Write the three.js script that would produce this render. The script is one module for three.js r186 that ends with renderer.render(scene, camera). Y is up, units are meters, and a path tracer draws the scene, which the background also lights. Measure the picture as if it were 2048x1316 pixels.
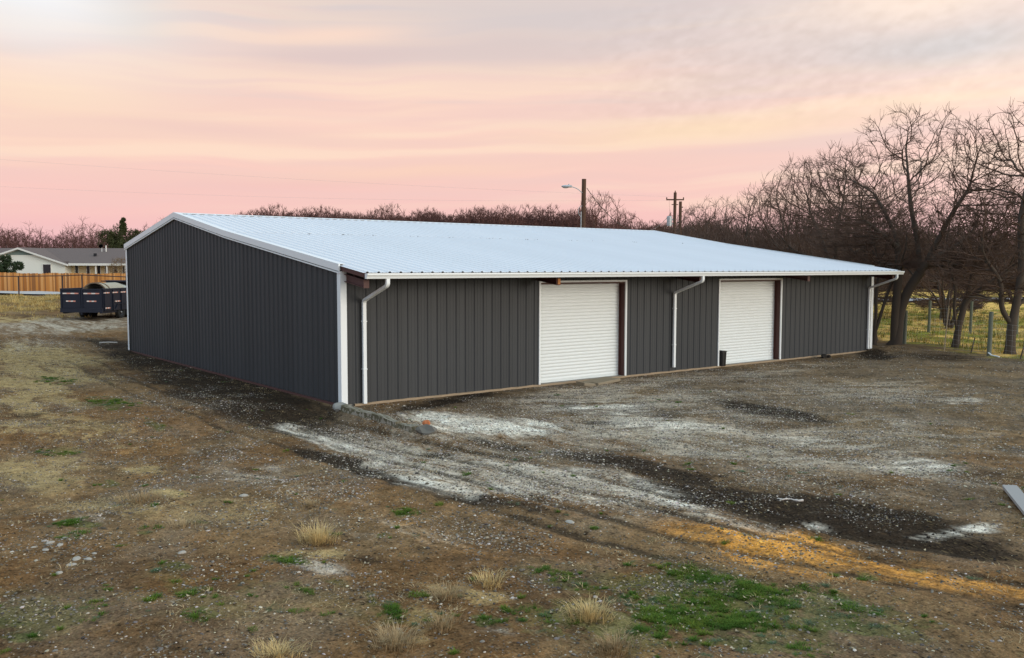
import * as THREE from 'three';
import { mergeGeometries } from 'three/addons/utils/BufferGeometryUtils.js';

// ---------------------------------------------------------------- camera, sky, sun, exposure
const scene = new THREE.Scene();
const camera = new THREE.PerspectiveCamera(40.16, 1024 / 658, 0.1, 5000);
camera.position.set(-10.4358, 3.4919, 19.9889);
camera.rotation.order = 'YXZ';
camera.rotation.set(-0.0697, -0.6687, 0.0017);
scene.add(camera);
const renderer = new THREE.WebGLRenderer();
renderer.toneMapping = THREE.LinearToneMapping;
renderer.toneMappingExposure = 1;
renderer.shadowMap.enabled = true;

const SUN_DIR = new THREE.Vector3(0.42, 0.17, 0.86).normalize();
const SUN_STRENGTH = 1.15;
const sun = new THREE.DirectionalLight(new THREE.Color(1, 0.94, 0.84), SUN_STRENGTH);
sun.name = 'sun';
sun.position.copy(SUN_DIR).multiplyScalar(120);
sun.castShadow = true;
sun.shadow.radius = 40;
sun.shadow.mapSize.set(4096, 4096);
Object.assign(sun.shadow.camera, { left: -90, right: 90, top: 60, bottom: -60, near: 1, far: 400 });
scene.add(sun, sun.target);

// ---------------------------------------------------------------- random numbers and noise
function mulberry(a) {
  return () => { a = (a + 0x6d2b79f5) | 0; let t = Math.imul(a ^ (a >>> 15), 1 | a); t = (t + Math.imul(t ^ (t >>> 7), 61 | t)) ^ t; return ((t ^ (t >>> 14)) >>> 0) / 4294967296; };
}
const TAB = new Float32Array(65536);
{ const r = mulberry(91); for (let i = 0; i < 65536; i++) TAB[i] = r(); }
const hash2 = (ix, iy) => TAB[((ix & 255) + ((iy & 255) << 8) + ((ix >> 8) * 7919) + ((iy >> 8) * 104729)) & 65535];
function noise(x, y) {
  const ix = Math.floor(x), iy = Math.floor(y); let fx = x - ix, fy = y - iy;
  fx = fx * fx * (3 - 2 * fx); fy = fy * fy * (3 - 2 * fy);
  const a = hash2(ix, iy), b = hash2(ix + 1, iy), c = hash2(ix, iy + 1), d = hash2(ix + 1, iy + 1);
  return a + (b - a) * fx + (c - a + (a - b - c + d) * fx) * fy;
}
function fbm(x, y, o) { let s = 0, a = 0.5, n = 0; for (let i = 0; i < o; i++) { s += a * noise(x, y); n += a; a *= 0.5; const t = x * 1.62 + y * 1.21 + 17.3; y = y * 1.62 - x * 1.21 + 5.1; x = t; } return s / n; }
const clamp = (x, a = 0, b = 1) => (x < a ? a : x > b ? b : x);
const smooth = (a, b, x) => { const t = clamp((x - a) / (b - a)); return t * t * (3 - 2 * t); };
const mix = (a, b, t) => a + (b - a) * t;
const lin = (c) => { c /= 255; return c <= 0.04045 ? c / 12.92 : ((c + 0.055) / 1.055) ** 2.4; };
const S = (r, g, b) => [lin(r), lin(g), lin(b)];

// ---------------------------------------------------------------- the sky: pink dusk opposite the afterglow, thin streaky cloud
function makeSky() {
  const W = 4096, H = 2048, data = new Float32Array(W * H * 4);
  const stops = [[-2, S(236, 180, 192)], [0.8, S(240, 186, 194)], [3, S(249, 199, 194)], [5.6, S(251, 207, 196)], [8.5, S(252, 214, 199)], [12, S(249, 216, 203)], [14.5, S(233, 214, 208)], [17, S(222, 212, 212)], [26, S(206, 215, 230)], [45, S(203, 222, 245)], [90, S(196, 219, 248)]];
  const at = (el) => { let k = 0; while (k < stops.length - 2 && el > stops[k + 1][0]) k++; const t = clamp((el - stops[k][0]) / (stops[k + 1][0] - stops[k][0])); return [0, 1, 2].map((i) => mix(stops[k][1][i], stops[k + 1][1][i], t)); };
  // [azimuth, elevation, half width, half height, tilt, strength, colour]: the bands of cloud in view; azimuth is measured from the middle of the view
  const bands = [
    [2, 15.2, 15, 2.3, 0, 0.9, S(217, 206, 205)], [-10, 12.75, 7.5, 0.75, 0.07, 0.75, S(224, 201, 198)], [0, 13.1, 7, 1.0, 0.03, 0.7, S(222, 204, 200)],
    [-23, 14.2, 2.6, 2.0, -0.12, 0.75, S(222, 212, 202)], [-27.5, 11.9, 2.6, 0.5, 0.06, 0.6, S(226, 206, 200)],
    [26, 12.3, 9, 1.35, -0.02, 1.0, S(212, 206, 206)], [14, 11.3, 7, 1.6, 0.12, 0.6, S(226, 208, 203)], [19.5, 7.5, 7, 0.5, 0.05, 0.6, S(234, 207, 201)], [17, 6, 6, 0.5, 0.05, 0.45, S(240, 207, 198)],
    [-20, 8.2, 7, 0.55, -0.04, 0.65, S(240, 204, 196)], [-16, 9.9, 6, 0.5, -0.05, 0.5, S(245, 210, 200)], [-12, 5.1, 9, 0.5, 0.08, 0.6, S(243, 198, 192)], [-3, 6.4, 8, 0.45, 0.05, 0.4, S(243, 203, 197)], [4, 9.4, 8, 0.6, 0.05, 0.4, S(243, 210, 200)],
    [-11, 14.0, 5, 0.5, 0.08, 0.8, S(254, 222, 203)], [12, 8.4, 9, 0.75, 0.04, 0.8, S(254, 226, 192)], [26, 9.4, 6, 0.6, 0.02, 0.6, S(254, 228, 200)], [25, 15, 8, 1.3, 0.05, 0.85, S(254, 231, 214)], [-27, 9.6, 7, 1.3, 0, 0.7, S(255, 228, 200)], [-6, 5.9, 8, 0.5, 0.04, 0.5, S(254, 218, 190)],
    [-31, 15.8, 7.5, 2.9, -0.16, 1.25, S(250, 252, 255)], [-29, 13, 3.5, 1.2, 0, 0.5, S(240, 238, 235)],
  ];
  const view = Math.atan2(-Math.cos(-0.6687), Math.sin(0.6687)), glow = Math.atan2(SUN_DIR.z, SUN_DIR.x);
  for (let y = 0; y < H; y++) {
    const el = ((y + 0.5) / H - 0.5) * 180, base = at(el), up = clamp(el / 90);
    for (let x = 0; x < W; x++) {
      const i = (y * W + x) * 4, phi = ((x + 0.5) / W - 0.5) * 2 * Math.PI;
      let r = base[0], g = base[1], b = base[2];
      if (el > -1) {
        let az = (phi - view) * 180 / Math.PI; if (az > 180) az -= 360; if (az < -180) az += 360;
        let near = Math.abs(phi - glow); if (near > Math.PI) near = 2 * Math.PI - near;
        const warp = (noise(az * 0.21 + 40, el * 0.5) - 0.5) * 1.0, fade = smooth(45, 25, Math.abs(az));
        // streaks of thin cloud all round the sky
        const f = fbm(az * 0.06 + 300, (el + warp - az * 0.02) * 0.55 + 20, 4);
        const gray = smooth(0.46, 0.72, f) * smooth(0, 5, el) * mix(0.5, 0.6, smooth(8, 16, el)) * mix(1, 0.4, fade);
        const gc = el < 10 ? [0.86, 0.6, 0.55] : [0.7, 0.62, 0.61];
        r = mix(r, gc[0], gray); g = mix(g, gc[1], gray); b = mix(b, gc[2], gray);
        const hi = smooth(0.5, 0.25, f) * smooth(1, 5, el) * 0.5 * smooth(60, 20, el) * mix(0.3, 1, fade);
        r = mix(r, 0.99, hi); g = mix(g, 0.74, hi); b = mix(b, 0.57, hi);
        if (fade > 0 && el < 24) {
          const s1 = fbm(az * 0.055 + 9, (el + warp * 0.6 - az * 0.035) * 1.5 + 60, 4), s2 = fbm(az * 0.09 + 70, (el + warp * 0.5 + az * 0.02) * 2.6 + 10, 3), k = fade * smooth(2.5, 6, el);
          const mv = k * 0.34 * smooth(0.5, 0.68, s1), pc = k * 0.6 * smooth(0.52, 0.36, s1), ml = fade * smooth(0, 3, el) * 0.2 * smooth(0.52, 0.7, s2);
          const mc = el > 10 ? [0.72, 0.62, 0.6] : [0.87, 0.6, 0.55];
          r = mix(r, mc[0], mv); g = mix(g, mc[1], mv); b = mix(b, mc[2], mv); r = mix(r, 1, pc); g = mix(g, 0.76, pc); b = mix(b, 0.6, pc); r = mix(r, 0.88, ml); g = mix(g, 0.61, ml); b = mix(b, 0.58, ml);
          for (const [ba, be, wa, we, tilt, st, c] of bands) {
            const da = (az - ba) / wa, de = (el + warp * 0.45 - be - tilt * (az - ba)) / we, q = da * da + de * de;
            if (q > 5) continue;
            const m = clamp(st * fade * Math.exp(-q * 0.9));
            r = mix(r, c[0], m); g = mix(g, c[1], m); b = mix(b, c[2], m);
          }
          // mackerel ripples on the right
          const rip = smooth(7, 10.5, el) * smooth(17, 13.5, el) * smooth(0, 12, az);
          if (rip > 0) { const k = (fbm((az - el * 1.1) * 1.5, (el + az * 0.14) * 2.6 + 9, 4) - 0.5) * 0.22 * rip; r *= 1 + k * 0.8; g *= 1 + k * 0.9; b *= 1 + k; }
        }
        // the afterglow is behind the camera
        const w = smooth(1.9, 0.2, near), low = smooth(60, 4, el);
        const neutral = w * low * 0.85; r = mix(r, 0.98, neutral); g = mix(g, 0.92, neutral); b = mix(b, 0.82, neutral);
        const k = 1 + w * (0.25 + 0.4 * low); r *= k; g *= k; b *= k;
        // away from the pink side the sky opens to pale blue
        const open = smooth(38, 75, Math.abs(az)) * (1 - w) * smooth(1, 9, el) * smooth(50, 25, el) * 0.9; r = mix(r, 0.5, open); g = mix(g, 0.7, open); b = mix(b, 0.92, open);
        const high = smooth(18, 40, el); r *= 1 + 0.1 * high; g *= 1 + 0.22 * high; b *= 1 + 0.2 * high;
      } else { r = 0.16; g = 0.13; b = 0.11; }
      data[i] = r; data[i + 1] = g; data[i + 2] = b; data[i + 3] = 1;
    }
  }
  const t = new THREE.DataTexture(data, W, H, THREE.RGBAFormat, THREE.FloatType);
  t.mapping = THREE.EquirectangularReflectionMapping; t.magFilter = THREE.LinearFilter; t.minFilter = THREE.LinearFilter; t.needsUpdate = true;
  return t;
}
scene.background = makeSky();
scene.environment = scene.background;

// ---------------------------------------------------------------- helpers
const taken = new Map();
function numbered(name) { const n = taken.get(name) ?? 0; taken.set(name, n + 1); return n ? `${name}_${String(n).padStart(3, '0')}` : name; }
function tag(o, label, category, group) { if (label) o.userData.label = label; if (category) o.userData.category = category; if (group) o.userData.group = group; return o; }
function thing(name, label, category, pos = [0, 0, 0], turn = 0, group) { const o = new THREE.Group(); o.name = numbered(name); o.position.set(...pos); o.rotation.y = turn; scene.add(o); return tag(o, label, category, group); }
function part(name, geo, material, parent) { const m = new THREE.Mesh(geo, material); m.name = parent === scene ? numbered(name) : name; m.castShadow = m.receiveShadow = true; parent.add(m); return m; }
const std = (color, roughness = 0.8, more = {}) => new THREE.MeshPhysicalMaterial({ color: new THREE.Color(...color), roughness, specularIntensity: roughness > 0.8 ? 0.25 : 1, ...more });
function finish(list) { return list.length === 1 ? list[0] : mergeGeometries(list.map((g) => { const n = g.index ? g.toNonIndexed() : g; for (const k of Object.keys(n.attributes)) if (k !== 'position' && k !== 'normal' && k !== 'uv') n.deleteAttribute(k); if (!n.attributes.uv) n.setAttribute('uv', new THREE.BufferAttribute(new Float32Array(n.attributes.position.count * 2), 2)); return n; })); }
function box(x0, y0, z0, x1, y1, z1) { const g = new THREE.BoxGeometry(x1 - x0, y1 - y0, z1 - z0); g.translate((x0 + x1) / 2, (y0 + y1) / 2, (z0 + z1) / 2); return g; }
function bevelBox(w, h, d, b = 0.01) { // centred box with chamfered edges
  const s = new THREE.Shape([[-w / 2 + b, -h / 2 + b], [w / 2 - b, -h / 2 + b], [w / 2 - b, h / 2 - b], [-w / 2 + b, h / 2 - b]].map((p) => new THREE.Vector2(...p)));
  const g = new THREE.ExtrudeGeometry(s, { depth: d - 2 * b, bevelEnabled: true, bevelThickness: b, bevelSize: b, bevelSegments: 1 }); g.translate(0, 0, -d / 2 + b); return g;
}
class MB { // collects tubes and quads into one geometry
  constructor() { this.p = []; this.n = []; this.i = []; }
  tube(pts, rad, sides, cap = true) {
    const T = new THREE.Vector3(), N = new THREE.Vector3(), B = new THREE.Vector3(), start = this.p.length / 3, m = pts.length;
    T.subVectors(pts[1], pts[0]).normalize(); N.set(Math.abs(T.y) > 0.9 ? 1 : 0, Math.abs(T.y) > 0.9 ? 0 : 1, 0).cross(T).normalize();
    for (let k = 0; k < m; k++) {
      T.subVectors(pts[Math.min(k + 1, m - 1)], pts[Math.max(k - 1, 0)]).normalize(); N.addScaledVector(T, -N.dot(T)).normalize(); B.crossVectors(T, N);
      for (let s = 0; s < sides; s++) { const a = s / sides * 2 * Math.PI, c = Math.cos(a), d = Math.sin(a), x = N.x * c + B.x * d, y = N.y * c + B.y * d, z = N.z * c + B.z * d; this.p.push(pts[k].x + x * rad[k], pts[k].y + y * rad[k], pts[k].z + z * rad[k]); this.n.push(x, y, z); }
    }
    for (let k = 0; k < m - 1; k++) for (let s = 0; s < sides; s++) { const a = start + k * sides + s, b = start + k * sides + (s + 1) % sides; this.i.push(a, b, a + sides, b, b + sides, a + sides); }
    if (cap) for (const [k, f] of [[0, -1], [m - 1, 1]]) { T.subVectors(pts[k === 0 ? 1 : k], pts[k === 0 ? 0 : k - 1]).normalize().multiplyScalar(f); const c = this.p.length / 3; this.p.push(pts[k].x, pts[k].y, pts[k].z); this.n.push(T.x, T.y, T.z); for (let s = 0; s < sides; s++) { const o = (start + k * sides + s) * 3; this.p.push(this.p[o], this.p[o + 1], this.p[o + 2]); this.n.push(T.x, T.y, T.z); } for (let s = 0; s < sides; s++) { const a = c + 1 + s, b = c + 1 + (s + 1) % sides; f > 0 ? this.i.push(c, a, b) : this.i.push(c, b, a); } }
  }
  quad(a, b, c, d) { const s = this.p.length / 3, u = b.clone().sub(a).cross(d.clone().sub(a)).normalize(); for (const v of [a, b, c, d]) { this.p.push(v.x, v.y, v.z); this.n.push(u.x, u.y, u.z); } this.i.push(s, s + 1, s + 2, s, s + 2, s + 3); }
  tri(a, b, c) { const s = this.p.length / 3, u = b.clone().sub(a).cross(c.clone().sub(a)).normalize(); for (const v of [a, b, c]) { this.p.push(v.x, v.y, v.z); this.n.push(u.x, u.y, u.z); } this.i.push(s, s + 1, s + 2); }
  geo() { const g = new THREE.BufferGeometry(); g.setAttribute('position', new THREE.Float32BufferAttribute(this.p, 3)); g.setAttribute('normal', new THREE.Float32BufferAttribute(this.n, 3)); g.setAttribute('uv', new THREE.Float32BufferAttribute(new Float32Array(this.p.length / 3 * 2), 2)); g.setIndex(this.i); return g; }
}
const V = (x, y, z) => new THREE.Vector3(x, y, z);
function dataMap(w, h, fn, srgb = true) { // colour texture from a function of the pixel that returns linear rgb
  const d = new Uint8Array(w * h * 4), enc = new Uint8Array(4097); for (let i = 0; i <= 4096; i++) { const c = i / 4096; enc[i] = srgb ? Math.round(255 * (c <= 0.0031308 ? c * 12.92 : 1.055 * c ** (1 / 2.4) - 0.055)) : Math.round(255 * c); }
  const o = [0, 0, 0];
  for (let y = 0, i = 0; y < h; y++) for (let x = 0; x < w; x++, i += 4) { fn(x, y, o); for (let k = 0; k < 3; k++) d[i + k] = enc[o[k] <= 0 ? 0 : o[k] >= 1 ? 4096 : (o[k] * 4096) | 0]; d[i + 3] = 255; }
  const t = new THREE.DataTexture(d, w, h, THREE.RGBAFormat); t.colorSpace = srgb ? THREE.SRGBColorSpace : THREE.NoColorSpace; t.wrapS = t.wrapT = THREE.RepeatWrapping; t.magFilter = THREE.LinearFilter; t.minFilter = THREE.LinearMipmapLinearFilter; t.generateMipmaps = true; t.needsUpdate = true; return t;
}

// ---------------------------------------------------------------- the ground: relief, patches and colour
// [x, z, half length, half width, angle, strength]: w chalky limestone fines, g gravel, d damp black dirt, o orange clay, n green grass, s dry grass
const PATCHES = {
  w: [ [1.3, 3.75, 2.19, 1.24, 1.27, 0.95], [4.82, 3.78, 1.82, 1.21, 1.19, 0.49], [4.39, 6.12, 2.5, 1.06, 1.35, 0.41], [-1.98, 2.67, 2.45, 0.36, 1.7, 0.5], [-2.02, 5.18, 2.81, 0.47, 1.62, 0.47], [-2.32, 8, 2.07, 0.5, 1.5, 0.53], [-1.69, 9.58, 1.39, 0.48, 1.24, 0.49], [-1, 7.62, 2.1, 0.3, 1.71, 0.41], [-0.35, 9.45, 1.93, 0.41, 1.37, 0.45], [-0.51, 11.07, 0.86, 0.37, 1.28, 0.61], [-0.55, 12.21, 0.87, 0.28, 1.34, 0.41], [0.07, 13.15, 0.41, 0.25, 1.5, 0.57], [-0.01, 14.19, 0.52, 0.22, 1.19, 0.49], [1.76, 14.62, 0.6, 0.21, -2.88, 0.5], [0.95, 14.42, 0.45, 0.14, -2.97, 0.45], [4.91, 12.32, 1.24, 0.5, 1.44, 0.41], [5.15, 9.94, 2.06, 0.77, 1.49, 0.33], [12.98, 8.53, 1.65, 0.77, -2.63, 0.29], [-5.75, 10.53, 0.59, 0.22, 1.24, 0.33], [-7.44, 6.52, 0.83, 0.35, 1.16, 0.25], [-3.83, 13.88, 0.62, 0.17, 1.14, 0.25], [-2.03, 15.12, 0.49, 0.19, 1.32, 0.33], [-5.1, 13.44, 0.62, 0.14, 1.1, 0.29], [-4.11, 3.66, 2.1, 0.24, 1.44, 0.2] ],
  g: [ [-1.61, 5.05, 4.26, 1.04, 1.65, 0.85], [-1.36, 8.82, 2.57, 1.01, 1.44, 0.8], [3.66, 6.04, 3.12, 1.91, 1.22, 0.7], [3.35, 9.53, 3.02, 1.02, 1.41, 0.6], [4.09, 11.97, 2.07, 0.67, 1.39, 0.6], [7.03, 3.84, 3.74, 1.79, -2.83, 0.5], [0.9, 4.96, 4.44, 2.46, 1.5, 0.45], [-1.85, 6.37, 4.42, 1.14, 1.56, 0.4], [4.25, 8.76, 5.98, 4.23, 2.28, 0.3], [-1.09, 10.74, 2.06, 0.78, 1.24, 0.35], [6.32, 1.78, 3.87, 1.13, 2.94, 0.6], [9.83, 1.37, 4.73, 1.07, 3.04, 0.5], [14.33, 1.64, 4.97, 1.33, -3.13, 0.4], [12.95, 5.86, 3.38, 3.12, 1.39, 0.35], [7.11, 9.94, 3.05, 2.65, 1.68, 0.35], [3.3, 7.8, 2.84, 1.48, 1.35, 0.35], [-4.07, 10.04, 1.48, 0.62, 1.09, 0.3], [-4.44, 6.13, 2.54, 0.56, 1.36, 0.3], [0.39, -30.68, 6.38, 4.1, 2.24, 0.6], [-3.02, -21.77, 2.77, 2.04, 1.29, 0.4] ],
  d: [ [-1.02, -7.14, 12.38, 1.77, 1.66, 0.62], [-0.41, -14.98, 8.33, 1.31, 1.59, 0.6], [0.84, 9.41, 2.34, 0.71, 1.45, 0.75], [0.77, 12.82, 2.26, 1.02, 1.27, 1], [0.79, 14.66, 1.13, 0.55, 1.21, 0.85], [0.51, -17.86, 6.27, 1.45, 1.42, 0.8], [-1, -11.87, 10.68, 0.67, 1.62, 0.6], [-0.48, -7.27, 11.68, 1.25, 1.66, 0.95], [-0.47, -10.52, 9.13, 0.92, 1.67, 0.8], [-0.7, -2.38, 4.44, 0.7, 1.69, 0.6], [-2.81, 5.78, 3.08, 0.38, 1.53, 0.75], [-2.57, 9.68, 1.75, 0.3, 1.26, 0.55], [-1.7, 4.36, 1.32, 0.21, 1.68, 0.6], [-1.14, 5.86, 0.8, 0.46, 1.35, 0.6], [0.26, 6.21, 1.35, 0.44, 1.36, 0.55], [0.85, 8.63, 1.55, 0.46, 1.58, 0.5], [0.24, 10.9, 1.23, 0.59, 1.06, 0.7], [0.6, 12.24, 1.66, 0.77, 1.29, 1], [0.92, 13.64, 1.38, 0.62, 1.07, 1], [0.93, 14.92, 0.72, 0.3, 1.2, 0.75], [7.92, 7.05, 2.53, 0.74, 1.76, 0.65], [4.42, 3.51, 0.79, 0.5, 1.67, 0.5], [3.42, 5.3, 0.68, 0.33, -2.51, 0.6], [5.32, 5.83, 0.47, 0.28, -2.58, 0.5], [2.78, 0.78, 2.62, 0.55, 2.91, 0.6], [24.05, 3.02, 2.34, 1.87, 1.52, 0.5], [22.66, 1.27, 1.76, 0.8, 2.74, 1], [-6.48, -3.49, 0.81, 0.48, 1.12, 0.5], [-5.21, 10.5, 0.41, 0.25, 1.19, 0.55], [-6.35, 11.09, 1.73, 0.42, 0.88, 0.25], [-5.15, 11.44, 0.72, 0.32, 0.93, 0.3], [-7.19, 11.81, 1.01, 0.28, 0.82, 0.25] ],
  o: [ [-1.06, 13.13, 1.43, 0.84, 1.24, 0.85], [-0.54, 15.02, 1.13, 0.56, 1.13, 0.45], [-1.1, 13.03, 1.14, 0.79, 1.32, 1], [-0.66, 14.03, 0.97, 0.65, 1.22, 0.7], [-0.42, 15.54, 0.73, 0.41, 1.1, 0.45], [-1.7, 12.42, 0.47, 0.37, -2.85, 0.5], [-1.49, 13.87, 1.19, 0.45, 1.39, 0.5], [-3.99, 9.69, 0.34, 0.18, 1.35, 0.5], [-4.81, 0.6, 1.15, 0.31, 1.4, 0.25], [-3.8, 10.8, 1.39, 0.7, 1.12, 0.2] ],
  n: [ [-3.26, 13.69, 0.88, 0.48, 1.27, 0.6], [-2.13, 14.77, 0.8, 0.39, 1.22, 0.5], [-2.5, 13.41, 0.55, 0.22, 1.37, 0.9], [-2.35, 14.19, 0.64, 0.31, 1.24, 0.8], [-3.01, 13.12, 0.29, 0.21, -2.68, 0.7], [-3.05, 13.93, 1.78, 1.13, 1.32, 0.6], [-4.25, 13.92, 1.27, 0.74, 0.99, 0.5], [-2.28, 15.14, 0.94, 0.71, 1.05, 0.5], [-8.64, 10.16, 1.02, 0.62, 1.3, 0.4], [-7.14, 10.61, 1.23, 0.89, 1.32, 0.28], [-5.96, 12.07, 1.29, 0.93, 0.83, 0.22], [-3.73, 14.12, 0.52, 0.29, 1.35, 0.8], [-3.37, 14.64, 0.43, 0.26, 1.07, 0.8], [-2.62, 15.31, 0.27, 0.17, 1.03, 0.9], [-1.98, 15.73, 0.32, 0.18, -2.76, 0.55], [-3.55, 15.23, 0.71, 0.17, -2.36, 0.6], [-4.48, 14.37, 0.28, 0.15, -2.54, 0.6], [-3.9, 12.41, 0.55, 0.28, 1.18, 0.45], [-4.45, -10.14, 1.51, 0.55, 1.58, 0.5], [-4.3, -4.28, 1.6, 0.56, 1.55, 0.5], [-6.6, 0.52, 0.58, 0.43, 1.54, 0.45], [-6.56, 3.91, 0.46, 0.19, 1.72, 0.6], [-4.16, -0.82, 0.47, 0.31, 1.48, 0.6], [-7.58, 6.89, 0.33, 0.22, -2.42, 1], [-7.72, 7.51, 0.28, 0.16, 0.95, 0.7], [-5.98, 9.94, 0.23, 0.14, 1.05, 1], [-5.86, 10.16, 0.14, 0.1, 1.29, 1], [-7.3, 9.55, 0.21, 0.09, 1.49, 1], [-7.32, 10.45, 0.18, 0.09, -2.92, 0.9], [-7.5, 11.34, 0.19, 0.11, 0.84, 0.9], [-8.82, 10.14, 0.4, 0.21, 0.92, 0.6], [-9.04, 10.66, 0.26, 0.15, 1.38, 0.7], [-5.9, 12.26, 0.15, 0.11, 1.94, 1], [-5.16, 12.96, 0.17, 0.14, -3.05, 1], [-3.82, 9.16, 0.16, 0.13, 1.93, 1], [-6.01, 11.69, 0.1, 0.08, 1.76, 1], [-1.07, 12.56, 0.15, 0.11, -2.78, 0.8], [-1.2, 14.64, 0.15, 0.09, -2.8, 0.9], [-0.25, 15.13, 0.18, 0.08, -2.61, 0.7], [-6.06, 11.04, 0.12, 0.09, 1.6, 0.8], [-6.94, 7.84, 0.16, 0.11, 1.38, 0.7], [-6.05, 7.78, 0.17, 0.12, 1.48, 0.6] ],
  s: [ [-3.38, -18.23, 5.41, 1.94, 1.49, 0.75], [-4.17, -12.58, 4.79, 1.14, 1.48, 0.6], [-6.03, -6.46, 4.15, 0.79, 1.7, 0.5], [-5.84, -1.46, 3.04, 0.95, 1.44, 0.4], [-7.4, 2.47, 1.58, 0.73, 1.43, 0.45], [-6.88, 5.9, 1.45, 0.71, 1.11, 0.35], [-5.22, 12.34, 0.68, 0.52, 1.26, 0.35], [-4.35, 13.7, 0.55, 0.5, 1.17, 0.35], [-5.4, -9.55, 3.58, 0.91, 1.54, 0.6], [-5.05, -6.01, 2.18, 0.62, 1.52, 0.4], [-6.6, -1.94, 1.52, 0.81, 1.5, 0.5], [-6.82, 1.61, 1.29, 0.68, 0.89, 0.4], [-5.84, 3.22, 0.86, 0.51, 0.93, 0.5], [-6.33, 5.79, 0.54, 0.37, 1.27, 0.6], [3.29, -56.71, 12.95, 4.64, 1.69, 0.7], [-1.18, -34.67, 3.45, 2.07, 1.54, 0.5], [-5.55, 9.99, 0.38, 0.25, 0.84, 0.5], [-5.15, 12.24, 0.4, 0.22, -2.45, 0.5], [-6.2, 12.95, 0.33, 0.16, -2.44, 0.4], [-5.75, 7.14, 1.64, 0.74, 0.99, 0.25], [-4.33, 13.89, 0.29, 0.2, -2.57, 0.4] ],
};

const MX0 = -32, MZ0 = -47, MS = 8, MW = 78 * MS, MH = 70 * MS, MASK = {};
for (const k of Object.keys(PATCHES)) {
  const m = MASK[k] = new Float32Array(MW * MH);
  for (const [x, z, a, b, ang, st] of PATCHES[k]) {
    const c = Math.cos(ang), s = Math.sin(ang), R = Math.max(a, b) * 1.5;
    for (let j = Math.max(0, Math.floor((z - R - MZ0) * MS)); j < Math.min(MH, (z + R - MZ0) * MS); j++) for (let i = Math.max(0, Math.floor((x - R - MX0) * MS)); i < Math.min(MW, (x + R - MX0) * MS); i++) {
      const dx = i / MS + MX0 - x, dz = j / MS + MZ0 - z, u = (dx * c + dz * s) / a, v = (-dx * s + dz * c) / b, f = st * smooth(1.4, 0.35, Math.sqrt(u * u + v * v));
      if (f > m[j * MW + i]) m[j * MW + i] = f;
    }
  }
}
function mask(k, x, z) {
  const u = (x - MX0) * MS, v = (z - MZ0) * MS, i = Math.floor(u), j = Math.floor(v);
  if (i < 0 || j < 0 || i >= MW - 1 || j >= MH - 1) return 0;
  const m = MASK[k], o = j * MW + i, fx = u - i, fy = v - j, a = m[o], b = m[o + 1], c = m[o + MW], d = m[o + MW + 1];
  return a + (b - a) * fx + (c - a + (a - b - c + d) * fx) * fy;
}
// the field beyond the wire fence: distance past the fence line, in metres
const fieldSide = (x, z) => (x - 27.6) * 0.88 + (z - 1.5) * 0.474;
function height(x, z) {
  const t = Math.max(0, -z - 17), away = 1 - smooth(30, 55, x);
  let h = (1 - Math.exp(-t / 22)) * away;
  h -= 0.17 * smooth(-0.15, -0.7, x) * smooth(-1.5, 0.4, z) * smooth(7, 4.2, z);                      // lower side of the concrete curb
  const inside = smooth(0.3, 1.2, Math.max(-x, x - 24.4, z, -18.4 - z));                              // level against the slab
  h += inside * ((fbm(x * 0.35 + 9, z * 0.35, 3) - 0.5) * 0.16 + (fbm(x * 1.7, z * 1.7 + 3, 3) - 0.5) * 0.07 + (noise(x * 5.3, z * 5.3) - 0.5) * 0.018 - 0.035 * rut(x, z));
  const berm = smooth(-44, -50, z) * smooth(-66, -60, z) * smooth(12, 6, x); if (berm > 0) h += berm * (0.12 + (fbm(x * 0.5 + 2, z * 0.35, 4) - 0.45) * 0.9);
  if (x > 22 || x < -20) h += (fbm(x * 0.07, z * 0.07 + 50, 2) - 0.5) * 0.4 * Math.max(smooth(30, 60, x), smooth(-20, -60, x));
  // a small heap of dirt at the far corner
  const q = ((x - 24.9) / 1.3) ** 2 + ((z - 0.35) / 0.55) ** 2; if (q < 4) h += 0.16 * Math.exp(-q * 1.5) * (0.6 + noise(x * 6, z * 6));
  return h;
}
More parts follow.
